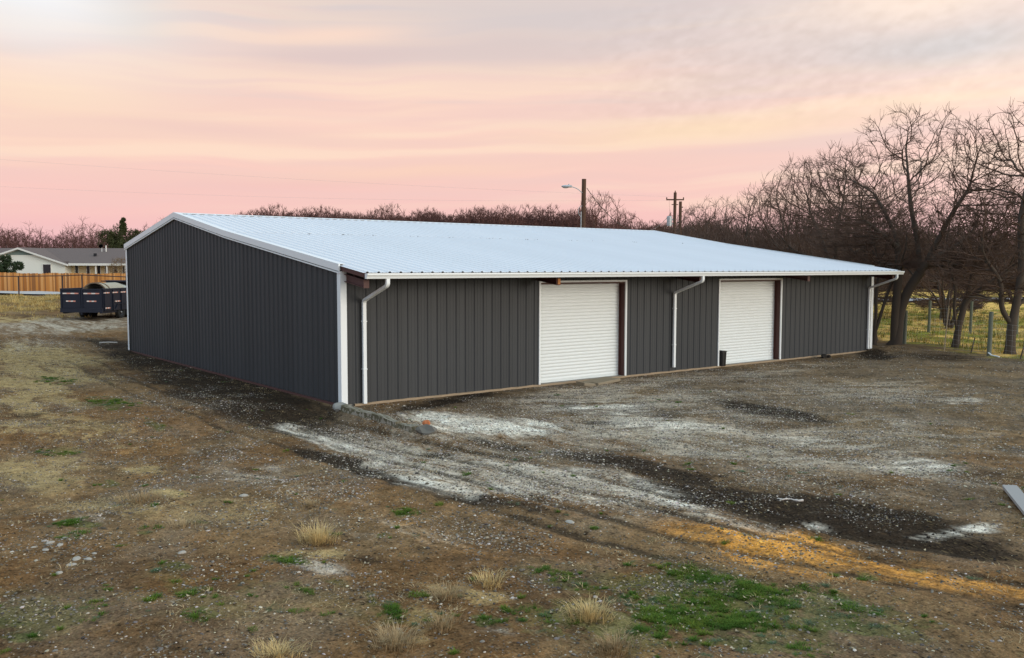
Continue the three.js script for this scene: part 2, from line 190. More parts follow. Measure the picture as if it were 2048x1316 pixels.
// tyre ruts that run past the gable end and swing across the yard: 0 beside a rut, 1 in its middle
function rut(x, z) {
  let m = 0; if (x < -5 || x > 4 || z < -20) return 0;
  const bend = 0.3 * Math.sin(z * 0.28) + 0.02 * Math.max(0, z - 6) ** 2, on = smooth(-20, -14, z);
  for (const c of [-0.75, -1.5, -2.35, -3.15]) { const d = (x - c - bend) / 0.13; if (d * d < 6) m = Math.max(m, Math.exp(-d * d) * (0.55 + 0.45 * noise(z * 0.7 + c * 9, c))); }
  return m * on;
}
function groundColor(x, z, fine, o) {
  const w1 = fbm(x * 0.8 + 71, z * 0.8, 3) - 0.5, w2 = fbm(x * 0.8, z * 0.8 + 33, 3) - 0.5, wx = x + w1 * 0.9, wz = z + w2 * 0.9;
  const mid = fbm(x * 2.1 + 5, z * 2.1, 4), big = fbm(x * 0.23 + 3, z * 0.23 + 8, 3), n8 = noise(x * 8, z * 8), n30 = noise(x * 29 + 7, z * 29), grain = fine ? hash2((x * 130) | 0, (z * 130) | 0) : 0.5;
  // ruts and drag marks run along the yard
  const side = smooth(0.5, 6, x + w1 * 4), sway = x + 0.35 * Math.sin(z * 0.28) + w2 * 0.7, along = mix(fbm(sway * 3.4 + 40, z * 0.42, 4), fbm((x * 0.785 + z * 0.62) * 0.6 + w2, (x * 0.62 - z * 0.785) * 2.2 + 40, 4), side);
  const rough = (mid - 0.5) * 0.9 + (along - 0.5) * 1.3 + (n8 - 0.5) * 0.4 + (n30 - 0.5) * 0.35;
  const hue = fbm(x * 0.9 + 140, z * 0.9 + 60, 3);
  let r = mix(0.135, 0.2, big), g = mix(0.077, 0.113, big), b = mix(0.037, 0.054, big);
  const yard = smooth(-1, 5, x + w1 * 6) * smooth(16, 11, z + w2 * 5) * smooth(-4, 0, z) * 0.75; r = mix(r, mix(0.12, 0.17, big), yard); g = mix(g, mix(0.09, 0.128, big), yard); b = mix(b, mix(0.06, 0.088, big), yard);
  r *= mix(0.9, 1.12, hue); b *= mix(1.15, 0.8, hue);
  const v = 0.42 + mid * 0.55 + along * 0.6 + (n8 - 0.5) * 0.3; r *= v; g *= v; b *= v;
  const dry = smooth(0.48, 0.66, fbm(x * 0.6 + 50, z * 0.6 + 11, 4)) * 0.4; r = mix(r, 0.26, dry); g = mix(g, 0.175, dry); b = mix(b, 0.095, dry);
  const ash = smooth(0.52, 0.7, fbm(x * 0.8 + 250, z * 0.8 + 31, 4)) * 0.35; r = mix(r, 0.2, ash); g = mix(g, 0.155, ash); b = mix(b, 0.115, ash);
  const fine2 = mix(fbm(sway * 9 + 90, z * 1.5, 3), fbm((x * 0.785 + z * 0.62) * 2.0 + w1 * 3, (x * 0.62 - z * 0.785) * 6 + 90, 3), side), streak = (along - 0.5) * 1.9 + (fine2 - 0.5) * 1.3 + (n30 - 0.5) * 0.4 + (mid - 0.5) * 0.9;
  const wet = smooth(0.53, 0.66, fbm(x * 0.75 + 400, z * 0.75 + 9, 4)) * 0.32; r = mix(r, 0.055, wet); g = mix(g, 0.041, wet); b = mix(b, 0.029, wet);
  const apply = (k, cr, cg, cb, gain, top, soft) => { const m0 = mask(k, wx, wz); if (m0 <= 0.01) return; const m = (soft ? smooth(0.0, k === 'd' ? 0.62 : 1.0, m0 * 0.95 + streak * gain) : smooth(0.12, 0.5, m0 + rough * gain)) * Math.min(1, m0 * 1.8) * top; r = mix(r, cr, m); g = mix(g, cg, m); b = mix(b, cb, m); };
  apply('s', 0.42, 0.31, 0.15, 0.9, 0.85);
  const ok = 0.65 + fine2 * 0.6 + (n30 - 0.5) * 0.5; apply('o', 0.68 * ok, 0.31 * ok, 0.065 * ok, 0.5, 0.95, true);
  const gk = 0.7 + 0.6 * fine2; apply('g', 0.43 * gk, 0.37 * gk, 0.3 * gk, 0.75, 0.92, true);
  const dk0 = 0.7 + fine2 * 0.7; apply('d', 0.024 * dk0, 0.017 * dk0, 0.012 * dk0, 0.4, 0.95, true);
  const wk = 0.72 + 0.5 * fine2 + (n8 - 0.5) * 0.25; apply('w', 0.82 * wk, 0.75 * wk, 0.66 * wk, 0.7, 0.98, true);
  const rt = rut(x, z); if (rt > 0.02) { const m = smooth(0.15, 0.8, rt * (0.35 + along * 0.9 + (n8 - 0.5) * 0.5)) * 0.85; r = mix(r, 0.045, m); g = mix(g, 0.033, m); b = mix(b, 0.023, m); }
  apply('n', 0.075, 0.1, 0.03, 0.9, 0.6);
  const fs = fieldSide(x, z);
  if (fs > -1.5) { // pasture beyond the fence
    const m = smooth(-0.6, 1.6, fs + (mid - 0.5) * 3), far = smooth(10, 26, fs + (big - 0.5) * 26), q = smooth(0.42, 0.62, fbm(x * 0.55, z * 0.55 + 90, 4) + far * 0.16);
    const k = 0.6 + mid * 0.8; r = mix(r, mix(0.21, 0.66, q) * k, m); g = mix(g, mix(0.21, 0.42, q) * k, m); b = mix(b, mix(0.035, 0.13, q) * k, m);
  }
  if (z < -36) { // rough bank before the road and beyond
    const m = smooth(-38, -52, z + (big - 0.5) * 14) * smooth(40, 25, x), q = smooth(0.35, 0.6, mid), e = smooth(0.5, 0.62, fbm(x * 0.35 + 60, z * 0.3, 4));
    r = mix(r, mix(mix(0.14, 0.4, q), 0.15, e), m * 0.9); g = mix(g, mix(mix(0.13, 0.3, q), 0.09, e), m * 0.9); b = mix(b, mix(mix(0.05, 0.15, q), 0.05, e), m * 0.9);
  }
  if (fine) { // pebbles, straw and grit
    const lumps = 0.38 + 0.75 * fbm(x * 7 + 300, z * 7, 3) + 0.5 * fbm(x * 26, z * 26 + 300, 2); r *= lumps; g *= lumps; b *= lumps;
    const gv = Math.max(mask('g', wx, wz), mask('w', wx, wz) * 0.8);
    const p = noise(x * 44 + 3, z * 44 + 17), p2 = noise(x * 19 + 31, z * 19);
    const few = (1 - 0.65 * Math.min(1, mask('d', wx, wz) * 1.3)) * (0.4 + 0.9 * smooth(0.4, 0.65, fbm(x * 0.9 + 33, z * 0.9 + 7, 3)));
    const peb = smooth(0.87 - gv * 0.2, 0.94 - gv * 0.16, p) * (0.4 * few + 0.4 * gv) + smooth(0.92 - gv * 0.12, 0.96 - gv * 0.1, p2) * 0.4 * few;
    const pk = 0.22 + 0.4 * n30; r = mix(r, pk, peb); g = mix(g, pk * 0.88, peb); b = mix(b, pk * 0.74, peb);
    const dk = smooth(0.24, 0.1, p) * 0.5 + smooth(0.16, 0.08, p2) * 0.5; r *= 1 - dk; g *= 1 - dk; b *= 1 - dk;
    const st = smooth(0.8, 0.9, noise(x * 60 + z * 24, z * 11 - x * 9)) * (0.3 + mask('s', x, z) * 0.4) * smooth(0.4, 0.6, fbm(x * 0.8 + 9, z * 0.8 + 60, 2)); r = mix(r, 0.36, st); g = mix(g, 0.26, st); b = mix(b, 0.13, st);
    const k = 0.6 + grain * 0.5 + (noise(x * 75, z * 75) - 0.5) * 0.6 + 0.15; r *= k; g *= k; b *= k;
  }
  o[0] = r * 1.1; o[1] = g * 1.06; o[2] = b * 0.96;
}
const TILES = [[-10, -1, 8, 21, 1920, 2048], [8, -6, 32, 21, 1536, 1600], [-10, -37, 8, -1, 1024, 2048], [32, -50, 80, 14, 1024, 1280], [-16, -86, 32, -37, 1024, 1024], [-1500, -1500, 1500, 1500, 512, 512]];
function makeGround() {
  const bump = dataMap(512, 512, (x, y, o) => { let s = 0; for (let k = 0, f = 16, a = 0.5; k < 4; k++, f *= 2, a *= 0.6) { const u = x / 512 * f, v = y / 512 * f, iu = Math.floor(u), iv = Math.floor(v), fu = smooth(0, 1, u - iu), fv = smooth(0, 1, v - iv), h = (i, j) => TAB[((((i % f) + f) % f) + (((j % f) + f) % f) * 251 + k * 5003) & 65535]; s += a * mix(mix(h(iu, iv), h(iu + 1, iv), fu), mix(h(iu, iv + 1), h(iu + 1, iv + 1), fu), fv); } o[0] = o[1] = o[2] = s / 1.1; }, false);
  const mats = TILES.map(([x0, z0, x1, z1, w, h], k) => {
    const map = dataMap(w, h, (x, y, o) => groundColor(x0 + (x + 0.5) / w * (x1 - x0), z0 + (y + 0.5) / h * (z1 - z0), k < 3, o));
    map.wrapS = map.wrapT = THREE.ClampToEdgeWrapping;
    const b = bump.clone(); b.repeat.set((x1 - x0) / 1.6, (z1 - z0) / 1.6); b.needsUpdate = true;
    const m = new THREE.MeshPhysicalMaterial({ map, roughness: 1, specularIntensity: 0.12 }); if (k < 3) { m.bumpMap = b; m.bumpScale = 0.035; } return m;
  });
  const line = (...seg) => { const a = [seg[0]]; for (let i = 1; i < seg.length; i += 2) { const n = Math.max(1, Math.round((seg[i] - a[a.length - 1]) / seg[i + 1])), s = a[a.length - 1]; for (let k = 1; k <= n; k++) a.push(s + (seg[i] - s) * k / n); } return a; };
  const X = line(-1500, -300, 300, -60, 30, -16, 2, -10, 0.5, 8, 0.11, 32, 0.2, 50, 0.8, 80, 2, 150, 8, 400, 50, 1500, 300), Z = line(-1500, -300, 300, -120, 20, -86, 2, -50, 0.5, -37, 0.5, -6, 0.25, -1, 0.14, 17, 0.11, 21, 0.16, 30, 1, 100, 10, 300, 50, 1500, 300);
  const nx = X.length, nz = Z.length, hs = new Float32Array(nx * nz); for (let j = 0; j < nz; j++) for (let i = 0; i < nx; i++) hs[j * nx + i] = height(X[i], Z[j]);
  const pos = [], nor = [], uv = [], groups = [], index = [];
  TILES.forEach(([x0, z0, x1, z1], k) => {
    const start = index.length, ids = new Map();
    const id = (i, j) => { const key = j * nx + i; let v = ids.get(key); if (v === undefined) { v = pos.length / 3; ids.set(key, v); pos.push(X[i], hs[key], Z[j]); const e = 0.06, dx = (height(X[i] + e, Z[j]) - height(X[i] - e, Z[j])) / (2 * e), dz = (height(X[i], Z[j] + e) - height(X[i], Z[j] - e)) / (2 * e), l = Math.hypot(dx, 1, dz); nor.push(-dx / l, 1 / l, -dz / l); uv.push((X[i] - x0) / (x1 - x0), (Z[j] - z0) / (z1 - z0)); } return v; };
    for (let j = 0; j < nz - 1; j++) for (let i = 0; i < nx - 1; i++) {
      const cx = (X[i] + X[i + 1]) / 2, cz = (Z[j] + Z[j + 1]) / 2;
      if (TILES.findIndex(([a, b, c, d]) => cx > a && cx < c && cz > b && cz < d) !== k) continue;
      const a = id(i, j), b = id(i + 1, j), c = id(i, j + 1), d = id(i + 1, j + 1); index.push(a, c, b, b, c, d);
    }
    groups.push([start, index.length - start, k]);
  });
  const g = new THREE.BufferGeometry(); g.setAttribute('position', new THREE.Float32BufferAttribute(pos, 3)); g.setAttribute('normal', new THREE.Float32BufferAttribute(nor, 3)); g.setAttribute('uv', new THREE.Float32BufferAttribute(uv, 2)); g.setIndex(index);
  for (const q of groups) g.addGroup(...q);
  const m = part('ground', g, mats, scene); m.userData.kind = 'structure'; tag(m, 'brown dirt and pale gravel yard with patches of dry and green grass');
}
makeGround();
// ---------------------------------------------------------------- the metal barn
const FT = 0.3048, L = 24.33, W = 18.39, ZR = 12.25, HR = 5.31, ZB = 7.55, HB = 4.544, HE = 3.5, OH = 1.2, HW = 4.32;
const roofY = (z) => (z > -ZB ? HE + (z / -ZB) * (HB - HE) : z > -ZR ? HB + ((-z - ZB) / (ZR - ZB)) * (HR - HB) : HR + ((-z - ZR) / (W - ZR)) * (HW - HR));
function prismX(poly, x0, x1, bevel = 0) { // polygon of [z, y] pushed along x
  const s = new THREE.Shape(poly.map(([z, y]) => new THREE.Vector2(-z, y)));
  const g = new THREE.ExtrudeGeometry(s, bevel ? { depth: x1 - x0 - 2 * bevel, bevelEnabled: true, bevelThickness: bevel, bevelSize: bevel, bevelOffset: -bevel, bevelSegments: 1 } : { depth: x1 - x0, bevelEnabled: false });
  g.rotateY(Math.PI / 2); g.translate(x0 + bevel, 0, 0); return g;
}
function ribbon(path, d) { // outline of a polyline of [z, y] of thickness d
  const a = [], b = [];
  path.forEach(([z, y], k) => {
    const p = path[Math.max(k - 1, 0)], q = path[Math.min(k + 1, path.length - 1)], t = [q[0] - p[0], q[1] - p[1]], l = Math.hypot(...t), n = [-t[1] / l, t[0] / l];
    let m = 1; if (k > 0 && k < path.length - 1) { const u = [z - p[0], y - p[1]], ul = Math.hypot(...u); m = 1 / Math.max(0.5, (n[0] * -u[1] + n[1] * u[0]) / ul); }
    a.push([z + n[0] * d / 2 * m, y + n[1] * d / 2 * m]); b.unshift([z - n[0] * d / 2 * m, y - n[1] * d / 2 * m]);
  });
  return [...a, ...b];
}
function ribProfile(u0, u1, origin, h, minor) {
  const pts = [[u0, 0]];
  for (let k = Math.floor((u0 - origin) / FT) - 1; origin + k * FT < u1 + 0.1; k++) {
    const c = origin + k * FT, add = (list) => { if (list[0][0] > u0 + 0.002 && list[list.length - 1][0] < u1 - 0.002) pts.push(...list); };
    add([[c - 0.044, 0], [c - 0.016, h], [c + 0.016, h], [c + 0.044, 0]]);
    if (minor) for (const q of [1, 2]) { const m = c + q * FT / 3; add([[m - 0.02, 0], [m - 0.008, 0.005], [m + 0.008, 0.005], [m + 0.02, 0]]); }
  }
  pts.push([u1, 0]); return pts;
}
function sheet(prof, levels, fn, t = 0.004) { // fn(u, n, level) -> point; a ribbed sheet with both faces and its edges
  const b = new MB(), n = prof.length, o = fn(prof[0][0], 0, 0), flip = fn(prof[n - 1][0], 0, 0).sub(o).cross(fn(prof[0][0], 0, levels - 1).sub(o)).dot(fn(prof[0][0], 1, 0).sub(o)) < 0;
  const q = (a, c, d, e, f) => (f ? b.quad(a, e, d, c) : b.quad(a, c, d, e));
  for (let k = 0; k < levels - 1; k++) for (let i = 0; i < n - 1; i++) for (const [off, f] of [[0, flip], [-t, !flip]]) q(fn(prof[i][0], prof[i][1] + off, k), fn(prof[i + 1][0], prof[i + 1][1] + off, k), fn(prof[i + 1][0], prof[i + 1][1] + off, k + 1), fn(prof[i][0], prof[i][1] + off, k + 1), f);
  for (const [k, f] of [[0, !flip], [levels - 1, flip]]) for (let i = 0; i < n - 1; i++) q(fn(prof[i][0], prof[i][1], k), fn(prof[i + 1][0], prof[i + 1][1], k), fn(prof[i + 1][0], prof[i + 1][1] - t, k), fn(prof[i][0], prof[i][1] - t, k), !f);
  for (let k = 0; k < levels - 1; k++) for (const [i, f] of [[0, flip], [n - 1, !flip]]) q(fn(prof[i][0], prof[i][1], k), fn(prof[i][0], prof[i][1] - t, k), fn(prof[i][0], prof[i][1] - t, k + 1), fn(prof[i][0], prof[i][1], k + 1), !f);
  return b.geo();
}
const grime = dataMap(512, 512, (x, y, o) => { const s = fbm(x * 0.045, y * 0.006, 3) * 0.6 + fbm(x * 0.02, y * 0.02 + 40, 4) * 0.4, k = 0.88 + (s - 0.5) * 0.4 + (hash2(x, y) - 0.5) * 0.05; o[0] = o[1] = o[2] = clamp(k); }, false);
grime.colorSpace = THREE.NoColorSpace;
const M = {
  wall: new THREE.MeshPhysicalMaterial({ color: new THREE.Color(0.055, 0.057, 0.059), roughness: 0.6, specularIntensity: 0.4 }),
  roof: new THREE.MeshStandardMaterial({ color: new THREE.Color(0.79, 0.79, 0.8), roughness: 0.45 }),
  white: new THREE.MeshStandardMaterial({ color: new THREE.Color(0.83, 0.86, 0.86), roughness: 0.4 }),
  door: new THREE.MeshStandardMaterial({ color: new THREE.Color(0.79, 0.83, 0.82), roughness: 0.45 }),
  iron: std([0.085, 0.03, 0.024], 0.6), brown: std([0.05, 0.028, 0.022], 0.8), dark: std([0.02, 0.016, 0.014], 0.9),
  slab: std([0.36, 0.27, 0.18], 0.95), concrete: std([0.3, 0.29, 0.26], 0.95), mossy: std([0.085, 0.095, 0.062], 0.95),
  black: std([0.012, 0.012, 0.014], 0.55), rubber: std([0.035, 0.034, 0.032], 0.85), galv: std([0.5, 0.53, 0.54], 0.45, { metalness: 0.3 }),
  wire: std([0.1, 0.085, 0.075], 0.7), pole: std([0.12, 0.068, 0.045], 0.9), bark: std([0.09, 0.071, 0.056], 0.95), twig: std([0.115, 0.072, 0.052], 0.9), farTwig: std([0.15, 0.075, 0.062], 0.95),
};
// panels of one wall differ a little in tone from sheet to sheet
const wallVariants = [0.94, 1, 1.05, 0.98].map((k) => { const m = M.wall.clone(); m.color.multiplyScalar(k); m.roughnessMap = grime; return m; });
const roofVariants = [0.985, 1, 1.01, 0.995].map((k) => { const m = M.roof.clone(); m.color.multiplyScalar(k); return m; });
const barn = thing('metal_barn', 'long dark gray metal barn with white ribbed roof and two white roll-up doors', 'barn');
{
  const R0 = 0.0654, lat = (c) => [...c];
  part('foundation', box(0.02, -0.35, -W + 0.02, L - 0.02, 0.045, -0.01), M.concrete, barn);
  { // uneven lip of concrete in front of the wall
    const b = new MB(), rnd = mulberry(5), top = [], n = 120; for (let k = 0; k <= n; k++) top.push([0.3 + k / n * (L - 0.35), 0.035 + rnd() * 0.03, 0.05 + rnd() * 0.05]);
    for (let k = 0; k < n; k++) { const [x, y, z] = top[k], [X, Y, Z] = top[k + 1]; b.quad(V(x, y, z), V(X, Y, Z), V(X, 0.05, 0), V(x, 0.05, 0)); b.quad(V(x, -0.15, z + 0.02), V(X, -0.15, Z + 0.02), V(X, Y, Z), V(x, y, z)); }
    part('slab_edge', b.geo(), M.slab, barn);
  }
  // ribbed wall sheets, three feet wide
  let pk = 0; const wv = () => wallVariants[(pk++ * 7 + (pk >> 2)) % 4];
  const doors = [[6.35, 9.92], [14.45, 18.06]], DT = 3.05;
  const frontSpan = (a, b, y0, y1) => { for (let s = Math.floor(a / (3 * FT)) * 3 * FT; s < b - 0.01; s += 3 * FT) { const u0 = Math.max(a, s), u1 = Math.min(b, s + 3 * FT); if (u1 - u0 < 0.01) continue; part('wall_panel', sheet(ribProfile(u0, u1, 0.1, 0.024, true), 2, (u, n, k) => V(u, k ? y1 : y0, n)), wv(), barn); } };
  frontSpan(0, doors[0][0], 0.05, 3.42); frontSpan(doors[0][1], doors[1][0], 0.05, 3.42); frontSpan(doors[1][1], L, 0.05, 3.42);
  for (const [a, b] of doors) frontSpan(a, b, DT, 3.42);
  for (let s = 0; s < W; s += 3 * FT) { // both gable ends
    const u0 = s, u1 = Math.min(W, s + 3 * FT), splits = [u0, ...[ZB, ZR].filter((q) => q > u0 + 0.01 && q < u1 - 0.01), u1], prof = ribProfile(u0, u1, 0.1, 0.03, true);
    for (const q of splits.slice(1, -1)) { let j = prof.findIndex((p) => p[0] > q); const a = prof[j - 1], c = prof[j], t = (q - a[0]) / (c[0] - a[0]); prof.splice(j, 0, [q, mix(a[1], c[1], t)]); }
    part('wall_panel', sheet(prof, 2, (u, n, k) => V(-n, k ? roofY(-u) - 0.03 : 0.06, -u)), wv(), barn);
    part('wall_panel', sheet(prof, 2, (u, n, k) => V(L + n, k ? roofY(-u) - 0.03 : 0.02, -u)), wv(), barn);
  }
  for (let s = 0; s < L; s += 3 * FT) part('wall_panel', sheet(ribProfile(s, Math.min(L, s + 3 * FT), 0.1, 0.03, false), 2, (u, n, k) => V(u, k ? HW - 0.05 : 0.05, -W - n)), wv(), barn);
  part('base_angle', finish([box(-0.05, -0.03, -W, -0.004, 0.052, -0.02), box(-0.1, -0.05, -W, -0.05, -0.015, -0.1)]), M.iron, barn);
  // roof sheets: lower and upper run of the front slope, and the rear slope
  const bounds = [-0.05]; for (let x = R0 + 3 * FT + 0.12; x < L; x += 3 * FT) bounds.push(x); bounds.push(L + 0.05);
  const run = (za, zb, lift) => { const ya = roofY(za), yb = roofY(zb), l = Math.hypot(zb - za, yb - ya), ny = Math.abs(zb - za) / l, nz = (yb - ya) / l * (za > zb ? 1 : -1); bounds.slice(0, -1).forEach((x, i) => part('roof_panel', sheet(ribProfile(x, bounds[i + 1], R0, 0.032, true), 2, (u, n, k) => V(u, (k ? yb : ya) + (n + lift) * ny, (k ? zb : za) + (n + lift) * nz)), roofVariants[(i * 3 + (za > 0 ? 0 : 1)) % 4], barn)); };
  run(OH, -ZB + 0.001, 0); run(-ZB + 0.12, -ZR, 0.007); run(-W - 0.1, -ZR, 0);
  { // dead leaves caught along the lap of the roof sheets
    const b = new MB(), rnd = mulberry(77), y = roofY(-ZB); for (let k = 0; k < 34; k++) { const x = 2.5 + rnd() * 19, z = -ZB + 0.16 + rnd() * 0.12, s = 0.02 + rnd() * 0.03, a = rnd() * 3, h = roofY(z) + 0.012, c = Math.cos(a) * s, d = Math.sin(a) * s; b.quad(V(x - c, h, z - d), V(x + d, h + 0.03, z - c), V(x + c, h + 0.01, z + d), V(x - d, h + 0.002, z + c)); }
    const m = part('roof_litter', b.geo(), std([0.12, 0.085, 0.06], 0.9, { side: THREE.DoubleSide }), barn); m.userData.kind = 'stuff';
  }
  // ridge cap
  part('ridge_cap', prismX([[-ZR + 0.19, HR + 0.036 - 0.19 * 0.163], [-ZR, HR + 0.04], [-ZR - 0.19, HR + 0.036 - 0.19 * 0.163], [-ZR - 0.19, HR + 0.03 - 0.19 * 0.163], [-ZR, HR + 0.034], [-ZR + 0.19, HR + 0.03 - 0.19 * 0.163]], -0.06, L + 0.06), M.white, barn);
  // rake trim on both gables
  const rakePts = [-W - 0.1, -ZR, -ZB, 0.03];
  for (const [x0, x1, s] of [[-0.085, -0.034, 1], [L + 0.034, L + 0.085, -1]]) {
    const band = (up, dn) => prismX([...rakePts.map((z) => [z, roofY(z) + up]), ...[...rakePts].reverse().map((z) => [z, roofY(z) + dn])], x0, x1, 0.006);
    part('rake_trim', band(0.045, -0.135), M.white, barn);
    part('rake_trim', prismX([...rakePts.map((z) => [z, roofY(z) + 0.047]), ...[...rakePts].reverse().map((z) => [z, roofY(z) + 0.041])], s > 0 ? -0.085 : L - 0.09, s > 0 ? 0.09 : L + 0.085), M.white, barn);
    part('rake_strip', prismX([...rakePts.map((z) => [z, roofY(z) - 0.155]), ...[...rakePts].reverse().map((z) => [z, roofY(z) - 0.19])], s > 0 ? x0 + 0.01 : x0, s > 0 ? x1 : x1 - 0.01), M.white, barn);
  }
  // corner trims
  const corner = (x, z, sx, sz, y0, y1) => finish([box(Math.min(x + sx * 0.045, x + sx * 0.033), y0, Math.min(z + sz * 0.045, z - sz * 0.13), Math.max(x + sx * 0.045, x + sx * 0.033), y1, Math.max(z + sz * 0.045, z - sz * 0.13)), box(Math.min(x + sx * 0.033, x - sx * 0.125), y0, Math.min(z + sz * 0.045, z + sz * 0.033), Math.max(x + sx * 0.033, x - sx * 0.125), y1, Math.max(z + sz * 0.045, z + sz * 0.033))]);
  part('corner_trim', corner(0, 0, -1, 1, -0.01, 3.36), M.white, barn); part('corner_trim', corner(0, -W, -1, -1, -0.02, 4.16), M.white, barn);
  part('corner_trim', corner(L, 0, 1, 1, -0.1, 3.36), M.white, barn); part('corner_trim', corner(L, -W, 1, -1, 0, 4.16), M.white, barn);
  // overhang: added dark sheet that paints the shade under the roof, eave purlins, rafter beams
  const slopeBox = (x0, x1, za, zb, up, dn) => prismX([[za, roofY(za) + up], [zb, roofY(zb) + up], [zb, roofY(zb) + dn], [za, roofY(za) + dn]], x0, x1);
  part('eave_shade_sheet', slopeBox(0.02, L - 0.02, 0.036, OH - 0.06, -0.012, -0.026), M.brown, barn);
  part('rake_angle', slopeBox(-0.02, 0.03, 0.046, OH - 0.03, -0.014, -0.115), M.iron, barn); part('rake_angle', slopeBox(L - 0.03, L + 0.02, 0.046, OH - 0.03, -0.014, -0.115), M.iron, barn);
  for (const z of [0.62, OH - 0.075]) part('eave_purlin', finish([box(0.034, roofY(z) - 0.16, z - 0.03, L - 0.034, roofY(z) - 0.028, z - 0.02), box(0.034, roofY(z) - 0.17, z - 0.03, L - 0.034, roofY(z) - 0.16, z + 0.03)]), M.iron, barn);
  const bays = [0.13, 6.2, 12.28, 18.25, 24.1];
  bays.forEach((x) => { const zb = 1.02; part('rafter_beam', finish([slopeBox(x - 0.07, x + 0.07, 0.04, zb, -0.2, -0.215), slopeBox(x - 0.07, x + 0.07, 0.04, zb, -0.375, -0.39), slopeBox(x - 0.006, x + 0.006, 0.04, zb, -0.215, -0.375), prismX([[zb, roofY(zb) - 0.195], [zb + 0.012, roofY(zb) - 0.197], [zb + 0.012, roofY(zb) - 0.395], [zb, roofY(zb) - 0.395]], x - 0.075, x + 0.075)]), M.iron, barn); });
  tag(part('lit_beam_end', box(6.155, 2.985, 1.034, 6.245, 3.15, 1.06), std([0.42, 0.17, 0.05], 0.8), barn), 'lit end painted orange on the rafter beam above the nearer door');  // orange color stands in for light on this beam end
  // gutter with a front lip and end caps
  const gz = OH + 0.005, gy = 3.315;
  part('gutter', finish([prismX([[gz, gy], [gz, gy - 0.125], [gz + 0.085, gy - 0.125], [gz + 0.1, gy - 0.075], [gz + 0.13, gy - 0.035], [gz + 0.13, gy + 0.005], [gz + 0.11, gy + 0.005], [gz + 0.11, gy - 0.003], [gz + 0.124, gy - 0.003], [gz + 0.124, gy - 0.033], [gz + 0.094, gy - 0.072], [gz + 0.08, gy - 0.119], [gz + 0.006, gy - 0.119], [gz + 0.006, gy]], 0, L + 0.07), ...[[-0.008, 0], [L + 0.07, L + 0.078]].map(([a, b]) => prismX([[gz, gy], [gz, gy - 0.125], [gz + 0.085, gy - 0.125], [gz + 0.1, gy - 0.075], [gz + 0.13, gy - 0.035], [gz + 0.13, gy + 0.005]], a, b))]), M.white, barn);
  // downspouts: an elbow at the gutter, a slanting run back to the wall, an elbow and the drop
  const spout = (xo, y1) => { const arc = (cz, cy, r, a0, a1) => Array.from({ length: 6 }, (_, k) => { const a = mix(a0, a1, k / 5); return [cz + r * Math.cos(a), cy + r * Math.sin(a)]; }); const path = [[gz + 0.045, gy - 0.12], [gz + 0.045, 3.12], ...arc(gz + 0.045 - 0.1, 3.1, 0.1, 0, -1.15), ...arc(0.09 + 0.11, 2.55, 0.11, Math.PI - 1.15, Math.PI), [0.09, 1.6], [0.09, y1]]; return prismX(ribbon(path, 0.075), xo - 0.05, xo + 0.05, 0.008); };
  for (const [x, y1] of [[0.58, 0.04], [12.11, 0.17], [23.98, 0.12]]) part('downspout', finish([spout(x, y1), box(x - 0.058, 2.1, 0.035, x + 0.058, 2.125, 0.136), box(x - 0.058, 0.9, 0.035, x + 0.058, 0.925, 0.136)]), M.white, barn);
  // roll-up doors
  const slatGeo = (w) => { const h = 0.1, pts = []; for (let k = 0; k <= 6; k++) { const t = k / 6; pts.push([0.005 + 0.017 * Math.sin(Math.PI * t) ** 0.7, t * (h - 0.012)]); } pts.push([0.003, h - 0.006], [0.003, h], [0, h], [0, 0]); return prismX(pts, 0, w); };
  doors.forEach(([a, b], di) => {
    part('door_trim', finish([box(a - 0.015, 0.02, 0.004, a + 0.045, DT + 0.02, 0.044), box(b - 0.045, 0.02, 0.004, b + 0.015, DT + 0.02, 0.044), box(a + 0.045, DT - 0.035, 0.004, b - 0.045, DT + 0.02, 0.044)]), M.white, barn);
    part('door_jamb', finish([box(a - 0.01, 0.02, -0.32, a + 0.03, DT - 0.036, 0.003), box(b - 0.03, 0.02, -0.32, b + 0.01, DT - 0.036, 0.003), box(a + 0.03, DT - 0.08, -0.32, b - 0.03, DT - 0.036, 0.003), box(b - 0.075, 0.02, -0.232, b - 0.03, DT - 0.08, -0.2)]), M.iron, barn);
    const x0 = a + 0.035, x1 = b - 0.035, door = part('roll_up_door', finish([box(x0, 0.03, -0.275, x1, 0.075, -0.225), box(x0, 0.075, -0.3, x1, DT - 0.085, -0.262)]), M.door, barn), g = slatGeo(x1 - x0);
    for (let k = 0; k < 29; k++) { const s = part('slat', g, M.door, door); s.position.set(x0, 0.078 + k * 0.1, -0.26); }
    part('door_sill', box(a, -0.1, -0.3, b, 0.028, 0.06), M.slab, barn);
  });
}

